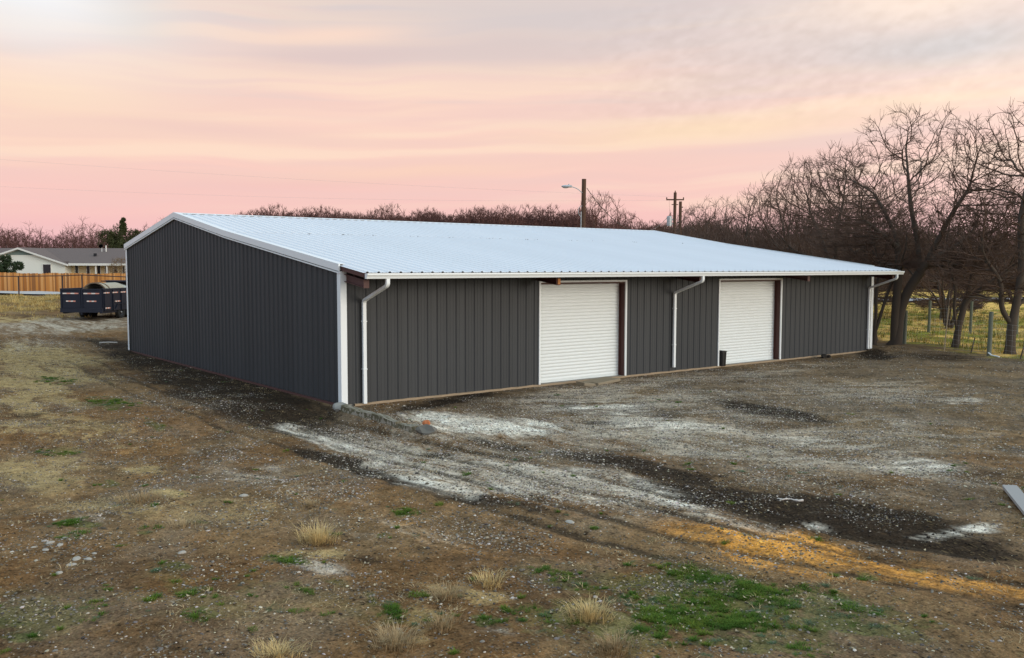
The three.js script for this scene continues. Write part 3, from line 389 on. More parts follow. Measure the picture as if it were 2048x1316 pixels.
// ---------------------------------------------------------------- things on the ground by the barn
const rocky = (seed, rx, ry, rz, detail = 2, rough = 0.35) => { const g = new THREE.IcosahedronGeometry(1, detail), p = g.attributes.position; const ox = seed * 13.7; for (let i = 0; i < p.count; i++) { const x = p.getX(i), y = p.getY(i), z = p.getZ(i), k = 1 + (fbm(x * 1.3 + ox + z * 0.7, y * 1.3 + z * 1.1 + ox, 3) - 0.5) * 2 * rough; p.setXYZ(i, x * k * rx, y * k * ry, z * k * rz); } g.computeVertexNormals(); return g; };
const onGround = (x, z, dy = 0) => [x, height(x, z) + dy, z];
{
  const curb = thing('concrete_curb', 'mossy old concrete curb running out from the barn corner', 'curb', onGround(-0.18, 0.15));
  const mossy = M.mossy.clone(); mossy.map = dataMap(256, 256, (x, y, o) => { const s = fbm(x * 0.08, y * 0.02, 4), q = smooth(0.42, 0.6, s), k = 0.7 + noise(x * 0.4, y * 0.1) * 0.6; o[0] = mix(0.13, 0.34, q) * k; o[1] = mix(0.115, 0.3, q) * k; o[2] = mix(0.07, 0.24, q) * k; }); mossy.color.set(0xffffff);
  for (const [z0, z1, h, tilt] of [[0.3, 1.75, 0.07, 0.02], [1.78, 2.95, 0.05, -0.03], [2.99, 3.65, 0.02, 0.03]]) { const g0 = new THREE.BoxGeometry(0.2, 0.42, z1 - z0, 5, 8, Math.round((z1 - z0) * 16)), p = g0.attributes.position; for (let i = 0; i < p.count; i++) { const y = p.getY(i), zz = p.getZ(i) + z0 * 9, e = noise(zz * 3, y * 3 + p.getX(i) * 3) - 0.5, round = y > 0.15 ? 0.85 + noise(zz * 2, 4) * 0.15 : 1; p.setXYZ(i, p.getX(i) * round + e * 0.05, y + (y > 0.15 ? (noise(zz * 2.5, p.getX(i) * 4) - 0.6) * 0.07 : 0), p.getZ(i) + e * 0.03); } g0.computeVertexNormals(); const g = g0; const m = part('block', g, mossy, curb); m.position.set(-0.02 * z0, h - 0.16, (z0 + z1) / 2); m.rotation.set(0.01, tilt - 0.03, 0.05); }
  tag(part('rubble', rocky(3, 0.2, 0.12, 0.24, 3, 0.45).translate(0.05, 0.03, 0.12), M.concrete, curb), 'pale broken lump of concrete at the corner end');
  tag(part('block', rocky(4, 0.17, 0.12, 0.24, 1, 0.6).rotateY(0.5).translate(0.0, 0.0, 3.95), std([0.17, 0.155, 0.13], 0.95), curb), 'gray broken chunk at the outer end');
  const br = part('brick_fragment', rocky(9, 0.085, 0.07, 0.1, 1, 0.4), std([0.5, 0.17, 0.07], 0.9), scene); br.position.set(...onGround(0.06, 3.72, 0.08)); tag(br, 'orange brick fragment lying at the end of the concrete curb', 'brick');
  const slab = part('concrete_slab', finish([bevelBox(1.05, 0.09, 0.62, 0.015).rotateZ(0.05).rotateY(0.1).translate(0.12, 0.04, 0), bevelBox(0.4, 0.1, 0.5, 0.02).rotateZ(-0.12).rotateY(-0.2).translate(-0.6, 0.02, 0.06)]), std([0.28, 0.23, 0.16], 0.95), scene); slab.position.set(...onGround(8.25, 0.55)); tag(slab, 'tan broken concrete slab lying before the nearer roll-up door', 'slab');
  const bk = thing('black_bucket', 'tall black plastic bin standing against the left side of the farther roll-up door', 'bin', [14.68, 0.03, -0.02]);
  const shell = (s, h0, h1, t) => { const g = new THREE.CylinderGeometry(s * 1.15, s, h1 - h0, 4, 1, true, Math.PI / 4); g.translate(0, (h0 + h1) / 2, 0); return g; };
  part('body', finish([shell(0.16, 0, 0.52), shell(0.15, 0.01, 0.52), box(-0.11, 0, -0.11, 0.11, 0.012, 0.11)]), new THREE.MeshStandardMaterial({ color: 0x0a0a0b, roughness: 0.5, side: THREE.DoubleSide }), bk);
  part('rim', finish([box(-0.145, 0.5, 0.118, 0.145, 0.53, 0.145), box(-0.145, 0.5, -0.145, 0.145, 0.53, -0.118), box(-0.145, 0.5, -0.118, -0.118, 0.53, 0.118), box(0.118, 0.5, -0.118, 0.145, 0.53, 0.118)]), M.black, bk);
  const plank = part('wooden_plank', bevelBox(0.2, 0.05, 2.4, 0.008), std([0.37, 0.345, 0.32], 0.9), scene); plank.position.set(...onGround(3.16, 14.62, 0.06)); plank.rotation.set(0.01, -1.0, 0.06); tag(plank, 'weathered gray plank lying on the dirt at the right edge of the yard', 'plank');
  { const b = new MB(), rnd = mulberry(14); let p = V(-0.36, 0.02, 0); const pts = [], rad = []; for (let k = 0; k < 12; k++) { pts.push(V(-0.36 + k * 0.065, 0.02 + rnd() * 0.02, 0.05 * Math.sin(k * 0.9) + k * 0.012)); rad.push(0.018 + rnd() * 0.022); } b.tube(pts, rad, 6); const m = part('white_rag', b.geo(), std([0.62, 0.56, 0.5], 0.9), scene); m.position.set(...onGround(1.0, 12.2)); m.rotation.y = -0.75; m.scale.setScalar(0.5); tag(m, 'pale twisted rag lying on the black dirt in the yard', 'rag'); }
  { const m = part('dirt_clod', finish([rocky(21, 0.16, 0.1, 0.12, 2, 0.4), rocky(22, 0.1, 0.07, 0.09, 2, 0.4).translate(0.2, -0.02, 0.05), rocky(23, 0.08, 0.06, 0.07, 2, 0.4).translate(-0.2, -0.03, 0.06)]), std([0.03, 0.026, 0.023], 0.95), scene); m.position.set(...onGround(20.35, 0.4, 0.06)); tag(m, 'black clods of dirt against the far end of the front wall', 'dirt clod'); }
  { const b = new MB(); b.tube([V(-0.3, 0, -0.22), V(0, 0.01, 0.01), V(0.3, 0.0, 0.2)], [0.022, 0.025, 0.022], 6); const m = part('white_stick', b.geo(), std([0.6, 0.57, 0.52], 0.9), scene); m.position.set(...onGround(-0.3, -20.4, 0.12)); tag(m, 'thin white board on the dirt past the rear corner of the barn', 'board'); }
}
// ---------------------------------------------------------------- bare trees
// Limbs grow toward points spread through the crown; thickness follows how many twigs a limb carries.
function bareTree(seed, o) {
  const rnd = mulberry(seed), P = [], parent = [], T = new MB(), C = new MB(), D = o.D ?? 0.22, di = (o.di ?? 9) * D, dk = (o.dk ?? 1.7) * D;
  const nearest = (v) => { let b = -1, bd = 1e9; for (let i = 0; i < P.length; i++) { const d = (P[i][0] - v[0]) ** 2 + (P[i][1] - v[1]) ** 2 + (P[i][2] - v[2]) ** 2; if (d < bd) { bd = d; b = i; } } return [b, Math.sqrt(bd)]; };
  const roots = [];
  for (const st of o.stems) {
    const c = new THREE.CatmullRomCurve3(st.map((p) => V(...p))), m = Math.max(2, Math.round(c.getLength() / D)), pts = c.getPoints(m); let prev = -1;
    pts.forEach((p, k) => { const v = [p.x, p.y, p.z]; if (k === 0) { const [b, d] = nearest(v); if (b >= 0 && d < 0.7) { prev = b; return; } roots.push(P.length); } P.push(v); parent.push(prev); prev = P.length - 1; });
  }
  let A = []; for (let i = 0; i < o.n; i++) { const p = o.env(rnd); A.push({ p, n: -1, d: 1e9, c: 1e9 }); }
  const used = []; let from = 0;
  for (let it = 0; it < 160 && A.length; it++) {
    while (used.length < P.length) used.push(0);
    for (const a of A) for (let i = from; i < P.length; i++) { const q = P[i], dy = a.p[1] - q[1], d = (q[0] - a.p[0]) ** 2 + (q[1] - a.p[1]) ** 2 + (q[2] - a.p[2]) ** 2; if (d < a.c) a.c = d; if (d < a.d && used[i] < 3 && (dy > 0 || dy * dy < 0.16 * d)) { a.d = d; a.n = i; } }
    A = A.filter((a) => a.c > dk * dk && a.n >= 0); for (const a of A) if (used[a.n] >= 3) { a.d = 1e9; a.n = -1; for (let i = 0; i < P.length; i++) { const q = P[i], dy = a.p[1] - q[1], d = (q[0] - a.p[0]) ** 2 + dy * dy + (q[2] - a.p[2]) ** 2; if (d < a.d && used[i] < 3 && (dy > 0 || dy * dy < 0.16 * d)) { a.d = d; a.n = i; } } } A = A.filter((a) => a.n >= 0);
    const pull = new Map(), lim = it < 25 ? di * di * 9 : di * di; for (const a of A) { if (a.d > lim) continue; const l = Math.sqrt(a.d), q = P[a.n]; let s = pull.get(a.n); if (!s) pull.set(a.n, (s = [0, 0, 0])); for (let k = 0; k < 3; k++) s[k] += (a.p[k] - q[k]) / l; }
    from = P.length; if (!pull.size) break;
    for (const [i, s] of pull) { used[i]++; const q = P[i], par = parent[i] >= 0 ? P[parent[i]] : [q[0], q[1] - 1, q[2]], l = Math.hypot(...s) || 1, d = [0, 1, 2].map((k) => s[k] / l + 0.6 * (q[k] - par[k]) / D + (rnd() - 0.5) * 0.75); d[1] += o.up ?? 0.16; if (d[1] < -0.1) d[1] = -0.1; const m = Math.hypot(...d); P.push([0, 1, 2].map((k) => q[k] + d[k] / m * D)); parent.push(i); }
  }
  const n = P.length, kids = Array.from({ length: n }, () => []), load = new Float64Array(n), ex = o.exp ?? 2.25; for (let i = 0; i < n; i++) if (parent[i] >= 0) kids[parent[i]].push(i);
  for (let i = n - 1; i >= 0; i--) { if (!kids[i].length) load[i] = 1; if (parent[i] >= 0) load[parent[i]] += load[i]; }
  const R = (i) => o.minR * load[i] ** (1 / ex) * (o.thick ?? 1), vec = (i) => V(...P[i]), todo = roots.map((r) => [r, -1]);
  while (todo.length) {
    const [start, before] = todo.pop(), chain = before >= 0 ? [before, start] : [start]; let i = start;
    while (kids[i].length) { const best = kids[i].reduce((a, b) => (load[b] > load[a] ? b : a)); for (const k of kids[i]) if (k !== best) todo.push([k, i]); chain.push(best); i = best; }
    const pts = chain.map(vec), rad = chain.map((c, k) => (k === 0 && before >= 0 ? R(chain[1]) : R(c))); if (pts.length < 2) continue;
    if (before < 0) { pts[0].y -= 0.1; for (let k = 0; k < Math.min(5, rad.length); k++) rad[k] *= 1 + (o.flare ?? 0.45) * Math.exp(-k * 0.8); }
    for (let k = 1; k < pts.length - 1; k++) pts[k].lerp(pts[k - 1].clone().add(pts[k + 1]).multiplyScalar(0.5), 0.4);
    // thick part to the trunk mesh, thin rest to the crown mesh
    const cut = rad.findIndex((r) => r < o.minR * 3.2), piece = (B, a, b) => { if (b - a < 1) return; const q = pts.slice(a, b + 1), r = rad.slice(a, b + 1); B.tube(q, r, r[0] > 0.12 ? 11 : r[0] > 0.05 ? 7 : r[0] > o.minR * 2.2 ? 4 : 3, r[0] > 0.05); };
    if (cut < 0) piece(T, 0, pts.length - 1); else { piece(T, 0, cut); piece(C, cut, pts.length - 1); }
  }
  for (let i = 0; i < n; i++) if (load[i] <= (o.twigLoad ?? 2)) {
    const par = parent[i] >= 0 ? P[parent[i]] : P[i], d = V(P[i][0] - par[0], P[i][1] - par[1], P[i][2] - par[2]).normalize(), m = kids[i].length ? (rnd() < 0.5 ? 1 : 0) : o.twigs ?? 3;
    for (let k = 0; k < m; k++) { const e = d.clone().add(V(rnd() - 0.5, rnd() - 0.38, rnd() - 0.5).multiplyScalar(1.5)).normalize(), l = (o.twigLen ?? 0.45) * (0.5 + rnd() * 0.8), a = vec(i), b = a.clone().addScaledVector(e, l * 0.5), c = a.clone().addScaledVector(e.add(V((rnd() - 0.5) * 0.5, (rnd() - 0.3) * 0.5, (rnd() - 0.5) * 0.5)).normalize(), l); C.tube([a, b, c], [o.minR * 0.85, o.minR * 0.7, o.minR * 0.45], 3, false); }
  }
  return [T.geo(), C.geo()];
}
const ellipsoid = (cx, cy, cz, rx, ry, rz, low) => (rnd) => { for (;;) { const v = [rnd() * 2 - 1, rnd() * 2 - 1, rnd() * 2 - 1], l = Math.hypot(...v); if (l > 1 || rnd() > 0.35 + 0.65 * l * l) continue; const p = [cx + v[0] * rx, cy + v[1] * ry, cz + v[2] * rz]; if (p[1] < low) continue; const lump = fbm(p[0] * 0.5 + p[2] * 0.37 + 20, p[1] * 0.5 - p[2] * 0.31 + 20, 2); if (lump < 0.4 && rnd() < 0.8) continue; return p; } };
const dome = (rx, y0, y1, rz) => ellipsoid(0, y0 + (y1 - y0) * 0.42, 0, rx, (y1 - y0) * 0.58, rz, y0);
const mixEnv = (...list) => (rnd) => { let t = rnd(), k = 0; while (k < list.length - 1 && t > list[k][0]) { t -= list[k][0]; k++; } return list[k][1](rnd); };
function tree(name, label, geos, pos, turn, group, scale = 1, bark = M.bark, twig = M.twig) { const t = thing(name, label, 'tree', pos, turn, group); t.scale.setScalar(scale); part('trunk', geos[0], bark, t); part('crown', geos[1], twig, t); return t; }
const copyOf = (t, label, pos, turn, scale) => { const c = t.clone(); c.name = numbered(t.name.replace(/_\d{3}$/, '')); c.position.set(...pos); c.rotation.y = turn; c.scale.set(scale, scale, scale); c.userData = { ...t.userData, label }; scene.add(c); return c; };
const YAW = -0.6687; // the trees stand in a row across the view
const stemsOf = (rnd, n, h, spread, y0 = 0) => Array.from({ length: n }, (_, k) => { const a = k / n * 6.28 + rnd() * 0.8, s = spread * (0.5 + rnd() * 0.7), q = (t, w) => [Math.cos(a) * s * t + (rnd() - 0.5) * w, y0 + (h - y0) * t ** 0.85 * (0.85 + rnd() * 0.2), Math.sin(a) * s * t + (rnd() - 0.5) * w]; return y0 ? (k ? [[0.02, y0, 0.02], q(0.35, 0.25), q(0.7, 0.4)] : [[0, 0, 0], [0.05, y0 * 0.5, 0], [0.02, y0, 0.02], q(0.35, 0.25), q(0.7, 0.4)]) : [[Math.cos(a) * 0.15, 0, Math.sin(a) * 0.15], q(0.3, 0.2), q(0.65, 0.35)]; });
{
  const big = bareTree(11, { n: 6500, thick: 0.92, D: 0.19, minR: 0.0092, twigs: 4, twigLen: 0.42, exp: 2.2, env: mixEnv([0.55, ellipsoid(0.7, 6.3, 0, 4.7, 4.1, 4.0, 3.2)], [0.2, ellipsoid(-2.2, 5.6, 0.3, 2.2, 2.2, 2.4, 3.2)], [0.25, ellipsoid(3.0, 6.2, 0, 2.6, 3.0, 2.8, 2.8)]), stems: [
    [[0, 0, 0], [0, 1.5, 0.05], [0.05, 3, 0.1], [0, 4.6, 0], [-0.4, 5.8, -0.3], [-0.9, 6.8, -0.5]],
    [[0.12, 0, 0.02], [0.24, 1.5, 0], [0.5, 2.4, 0.1], [0.95, 3.3, 0.3], [1.4, 4.3, 0.5], [2, 5.7, 0.7], [2.6, 6.8, 0.9]],
    [[0.95, 3.3, 0.3], [0.85, 4.6, 0.1], [0.65, 6.2, -0.2], [0.45, 7.4, -0.1]],
    [[0.0, 4.4, 0], [-1, 5.0, 0.5], [-1.9, 5.6, 0.8]],
    [[1.1, 3.7, 0.35], [2.2, 4.2, 0.1], [3.3, 4.8, -0.3]]] });
  const tallest = tree('bare_tree', 'tallest bare tree with thick forked trunk just past the right end of the barn', big, onGround(27.94, -0.95), YAW);
  copyOf(tallest, 'big spreading bare tree behind the roof end, left of the tallest tree', onGround(33.2, -6.4), YAW + 2.5, 0.92);
  const o = { D: 0.18, minR: 0.0092, twigs: 4, twigLen: 0.4, exp: 2.3 };
  const small = bareTree(23, { ...o, n: 700, thick: 1.3, env: ellipsoid(0.3, 4.4, 0, 1.8, 2.0, 1.6, 2.2), stems: [[[0, 0, 0], [0.05, 1.2, 0], [0, 2.2, 0.1], [0.2, 3.6, 0]], [[0.04, 0.5, 0], [0.35, 1.8, 0.1], [0.6, 2.6, 0.1], [1.0, 3.4, 0]]] });
  tree('bare_tree', 'thin dark two-stemmed bare tree between the barn corner and the tallest tree', small, onGround(27.4, -1.6), YAW);
  const lean = bareTree(29, { ...o, n: 700, thick: 1.4, env: ellipsoid(-0.3, 4.6, 0, 1.7, 2.0, 1.6, 2.4), stems: [[[0.25, 0, 0], [0.05, 0.9, 0], [-0.2, 2, 0], [-0.4, 3.6, 0.2]]] });
  tree('bare_tree', 'leaning dark trunk half hidden behind the right corner of the barn', lean, onGround(29.5, -3.0), YAW);
  const mid = bareTree(31, { ...o, n: 1500, thick: 1.15, env: mixEnv([0.6, ellipsoid(0.8, 4.4, 0.2, 2.6, 2.2, 2.2, 1.9)], [0.4, ellipsoid(1.8, 3.2, 0, 2.4, 1.2, 1.8, 1.7)]), stems: [[[-0.1, 0, 0], [0.02, 0.9, 0], [0.2, 1.7, 0], [0.35, 2.6, 0.1], [0.7, 4, 0]], [[-0.05, 0.7, 0], [-0.25, 1.6, 0.1], [-0.3, 2.6, 0.2], [-0.7, 3.6, 0.4]], [[0.25, 2, 0], [1.0, 2.7, 0.3], [1.9, 3.3, 0.2]]] });
  tree('bare_tree', 'leaning bare tree standing behind the thin pale stake by the wire fence', mid, onGround(28.92, 1.42), YAW);
  const right = bareTree(37, { ...o, n: 3000, thick: 1.15, env: mixEnv([0.65, ellipsoid(0.2, 6.3, 0, 2.9, 3.6, 2.8, 2.6)], [0.35, ellipsoid(-1.0, 3.6, 0.2, 2.4, 1.6, 2.0, 1.7)]), stems: [[[0, 0, 0], [0.05, 1.2, 0], [0.2, 2.1, 0], [0.35, 3.6, 0], [0.25, 5.4, 0], [0.4, 7.0, 0.1]], [[0, 1.2, 0], [-0.45, 1.9, 0.1], [-0.65, 2.9, 0.3], [-1.3, 3.8, 0.4]], [[0.15, 1.8, 0], [0.9, 2.6, -0.2], [1.5, 3.8, -0.2]]] });
  tree('bare_tree', 'tall bare tree with low forked limbs at the far right edge by the fence', right, onGround(27.9, 4.0), YAW);
  const multi = bareTree(41, { ...o, n: 900, minR: 0.011, env: dome(2.6, 0.9, 4.6, 2.6), stems: stemsOf(mulberry(51), 6, 2.8, 1.3, 0) });
  tree('bare_tree', 'low bare tree with many spreading stems out in the pasture', multi, onGround(40.65, -4.72), 0.4);

  // the row of rounded bare trees behind the right half of the barn
  const kinds = [[61, 4.2, 9.6], [67, 4.0, 9.2], [71, 4.3, 8.8]].map(([s, r, h]) => bareTree(s, { n: 2600, D: 0.24, minR: 0.0125, twigs: 3, twigLen: 0.65, exp: 2.3, env: dome(r * 1.05, 1.0, h * 1.12, r * 1.05), stems: stemsOf(mulberry(s), 5, 4.6, 1.9, 0.9) }));
  const row = [
    [42.2, -15.2, 1.0, 'rounded bare tree just left of the tallest tree, behind the barn roof'], [43.6, -19.2, 0.9, 'bare tree with upright twigs above the roof, third left of the tallest tree'], [40.0, -20.5, 0.84, 'bare tree with fan-shaped crown next left of the third one'], [43.0, -25.3, 0.74, 'low bare tree just right of the two wooden utility poles'],
    [46.5, -13.4, 0.85, 'bare tree in the shadowed thicket directly behind the tallest tree'], [50.5, -27.5, 0.78, 'bare tree deeper in the thicket behind the low one by the poles'], [52.5, -22.5, 0.82, 'bare tree deeper in the thicket behind the fan-shaped one'], [53.0, -16.8, 0.85, 'bare tree deeper in the thicket behind the rounded one'],
    [49.5, -9.3, 0.8, 'bare tree in the pasture behind the leaning tree by the stake'], [56.0, -7.5, 0.85, 'bare tree in the pasture left of the far right tree'], [38.3, -11.2, 0.68, 'bare tree close behind the right end of the barn roof'], [55.5, -31.5, 0.7, 'bare tree at the left end of the thicket behind the poles'],
  ];
  const first = kinds.map((k, i) => tree('thicket_tree', row[i][3], k, onGround(row[i][0], row[i][1], -0.05), i * 2.1, 'bare trees of the thicket right of the barn', row[i][2], M.bark, std([0.14, 0.092, 0.07], 0.9)));
  for (let i = 3; i < row.length; i++) copyOf(first[i % 3], row[i][3], onGround(row[i][0], row[i][1], -0.05), i * 1.7, row[i][2]);

  // behind the barn: one round tree by the lamp pole, and the trees behind the house
  const solo = bareTree(83, { n: 2600, D: 0.26, minR: 0.018, twigs: 4, twigLen: 0.6, exp: 2.25, env: ellipsoid(0, 7.6, 0, 3.0, 3.9, 3.0, 3.4), stems: stemsOf(mulberry(84), 6, 6.6, 2.0, 1.6) });
  tree('round_tree', 'bare tree with a rounded crown behind the street lamp pole', solo, onGround(59.3, -52.3), 0.5, undefined, 1.0, M.bark, M.farTwig);
  const far = bareTree(91, { n: 1300, D: 0.32, minR: 0.02, twigs: 3, twigLen: 0.8, exp: 2.3, env: dome(4.0, 1.6, 9.0, 4.0), stems: stemsOf(mulberry(92), 5, 4.6, 1.9, 1.2) });
  const backs = [[13.0, -139, 1.02, 'bare tree behind the house, first from the left edge'], [17.4, -136.5, 0.98, 'bare tree behind the house, second from the left edge'], [20.6, -134, 0.85, 'bare tree behind the house, third from the left edge'], [24.6, -131, 1.06, 'tallest bare tree behind the house, left of the dark cedar'], [28.2, -130, 0.9, 'bare tree between the tallest one and the dark cedar behind the house'], [32.0, -118, 1.02, 'bare tree showing above the barn roof right of the dark cedar'], [27.0, -140, 1.0, 'bare tree farthest back behind the middle of the house']];
  const f0 = tree('house_tree', backs[0][3], far, onGround(backs[0][0], backs[0][1]), 0.3, 'bare trees behind the house', backs[0][2], M.bark, M.farTwig);
  backs.slice(1).forEach(([x, z, s, l], i) => copyOf(f0, l, onGround(x, z), i * 1.3 + 1, s));

// far woods that read as one mass
  const w1 = bareTree(101, { n: 1500, env: dome(4.4, 2.4, 12.6, 4.4), stems: stemsOf(mulberry(102), 4, 7, 2, 2.4), D: 0.36, minR: 0.026, twigs: 5, twigLen: 0.75, exp: 2.4 }), w2 = bareTree(111, { n: 620, env: dome(3.6, 0.6, 7.4, 3.6), stems: stemsOf(mulberry(112), 6, 4, 2, 0), D: 0.36, minR: 0.026, twigs: 2, twigLen: 0.8, exp: 2.4 });
  const wood = (name, label, geo, material, spots) => { const m = new THREE.InstancedMesh(geo, material, spots.length); m.name = name; const q = new THREE.Object3D(); spots.forEach(([x, z, s, sy, a], i) => { q.position.set(x, height(x, z) - 0.1, z); q.rotation.y = a; q.scale.set(s, sy, s); q.updateMatrix(); m.setMatrixAt(i, q.matrix); }); m.castShadow = m.receiveShadow = true; m.userData.kind = 'stuff'; m.userData.label = label; scene.add(m); };
  const F = [Math.sin(-YAW), -Math.cos(YAW)], R = [Math.cos(YAW), -Math.sin(YAW)], place = (d, s) => [camera.position.x + F[0] * d + R[0] * s, camera.position.z + F[1] * d + R[1] * s], r2 = mulberry(121);
  const line = (n, d0, d1, s0, s1, k0, k1, ky = 1) => Array.from({ length: n }, (_, i) => { const d = mix(d0, d1, r2()), s = mix(s0, s1, (i + r2()) / n) * d, [x, z] = place(d, s), k = mix(k0, k1, r2()); return [x, z, k, k * ky * (0.9 + r2() * 0.2), r2() * 6.28]; });
  const both = (w) => mergeGeometries(w.map((g) => g));
  wood('far_woods', 'reddish line of far bare trees along the horizon above the barn ridge', both(w1), M.farTwig, [...line(200, 190, 225, -0.3, 0.09, 1.12, 1.24), ...line(56, 185, 215, 0.09, 0.24, 0.92, 1.08), ...line(60, 215, 260, -0.75, -0.25, 0.8, 1.0)]);
  wood('thicket', 'dark brown mass of brush and bare trees beyond the pasture on the right', both(w2), M.twig, [...line(110, 128, 155, 0.17, 0.66, 0.95, 1.3), ...line(70, 150, 190, 0.15, 0.68, 1.2, 1.7), ...line(30, 66, 90, 0.2, 0.38, 0.7, 1.0)]);
}
// evergreen crowns of many small sprays
function evergreen(seed, fn, n, size) { const rnd = mulberry(seed), b = new MB(); for (let i = 0; i < n; i++) { const [p, out] = fn(rnd); const d = out.clone().add(V(rnd() - 0.5, rnd() * 0.9 - 0.15, rnd() - 0.5).multiplyScalar(0.9)).normalize(), s = V(rnd() - 0.5, rnd() - 0.5, rnd() - 0.5).cross(d).normalize(), l = size * (0.6 + rnd() * 0.8), w = l * 0.3; const a = p.clone().addScaledVector(s, -w), c = p.clone().addScaledVector(s, w), tip = p.clone().addScaledVector(d, l), m = p.clone().addScaledVector(d, l * 0.5).addScaledVector(s.clone().cross(d), w * 0.7); b.tri(a, m, tip); b.tri(m, c, tip); } return b.geo(); }
{
  const leaf = (c) => new THREE.MeshPhysicalMaterial({ color: new THREE.Color(...c), roughness: 0.9, side: THREE.DoubleSide });
  const trunkOf = (h, r) => { const b = new MB(); b.tube([V(0, -0.1, 0), V(0.03, h * 0.4, 0), V(0, h * 0.75, 0.03), V(0, h * 0.97, 0)], [r, r * 0.8, r * 0.4, r * 0.1], 8); return b.geo(); };
  const cedar = thing('cedar_tree', 'dark green cedar with a pointed tip between the house and the barn', 'tree', onGround(25.2, -111.5));
  part('trunk', trunkOf(8.3, 0.2), M.bark, cedar);
  const lob = []; { const r = mulberry(7); for (let k = 0; k < 44; k++) { const y = 1.2 + r() * 6.6, a = r() * 6.28, w = 3.3 * (1 - (y / 8.6) ** 5) * (0.35 + r() * 0.75); lob.push([Math.cos(a) * w, y, Math.sin(a) * w, 0.6 + r() * 0.8]); } for (let k = 0; k < 6; k++) lob.push([(k % 2 - 0.5) * 0.2 - 0.3, 7.0 + k * 0.36, 0, 0.34 - k * 0.045]); }
  part('crown', evergreen(3, (r) => { const l = lob[Math.floor(r() * lob.length)], v = V(r() - 0.5, r() - 0.5, r() - 0.5).normalize(); return [V(l[0], l[1], l[2]).addScaledVector(v, l[3] * (0.5 + 0.5 * r())), v]; }, 24000, 0.24), leaf([0.055, 0.062, 0.016]), cedar);
  const jun = thing('juniper_shrub', 'dark green juniper shrub behind the wooden fence at the left edge', 'shrub', onGround(5.6, -86.2));
  part('trunk', trunkOf(2.2, 0.12), M.bark, jun);
  const lj = []; { const r = mulberry(9); for (let k = 0; k < 16; k++) { const a = r() * 6.28, w = r() * 2.1; lj.push([Math.cos(a) * w, 0.6 + r() * 1.9, Math.sin(a) * w, 0.6]); } lj.push([-1.2, 3.3, 0, 0.7], [-1.0, 3.9, 0, 0.6], [-1.5, 4.3, 0.2, 0.5], [0.2, 2.9, 0, 0.7], [1.2, 2.3, 0, 0.6], [2.0, 2.5, 0, 0.35], [0.9, 3.2, 0, 0.35], [-0.3, 3.3, 0, 0.5]); }
  part('crown', evergreen(13, (r) => { const l = lj[Math.floor(r() * lj.length)], v = V(r() - 0.5, r() - 0.5, r() - 0.5).normalize(); return [V(l[0], l[1], l[2]).addScaledVector(v, l[3] * (0.4 + 0.6 * r())), v]; }, 11000, 0.26), leaf([0.035, 0.06, 0.025]), jun);
  const g = bareTree(131, { n: 700, env: dome(1.6, 0.5, 3.5, 1.6), stems: stemsOf(mulberry(132), 7, 2.4, 0.9, 0), D: 0.16, minR: 0.012, twigs: 2, twigLen: 0.4, exp: 2.6 });
  const bush = thing('bare_shrub', 'tan bare shrub with withered leaves in front of the right end of the house', 'shrub', onGround(17.1, -83.2));
  part('trunk', g[0], std([0.16, 0.1, 0.06], 0.9), bush); part('crown', g[1], std([0.2, 0.13, 0.075], 0.9), bush);
  part('withered_leaves', evergreen(17, (r) => { const a = r() * 6.28, y = 0.9 + r() * 2.4, w = (1.5 - Math.abs(y - 2.1) * 0.7) * Math.sqrt(r()); return [V(Math.cos(a) * w, y, Math.sin(a) * w), V(Math.cos(a), 0, Math.sin(a))]; }, 1100, 0.13), leaf([0.2, 0.13, 0.06]), bush);
}

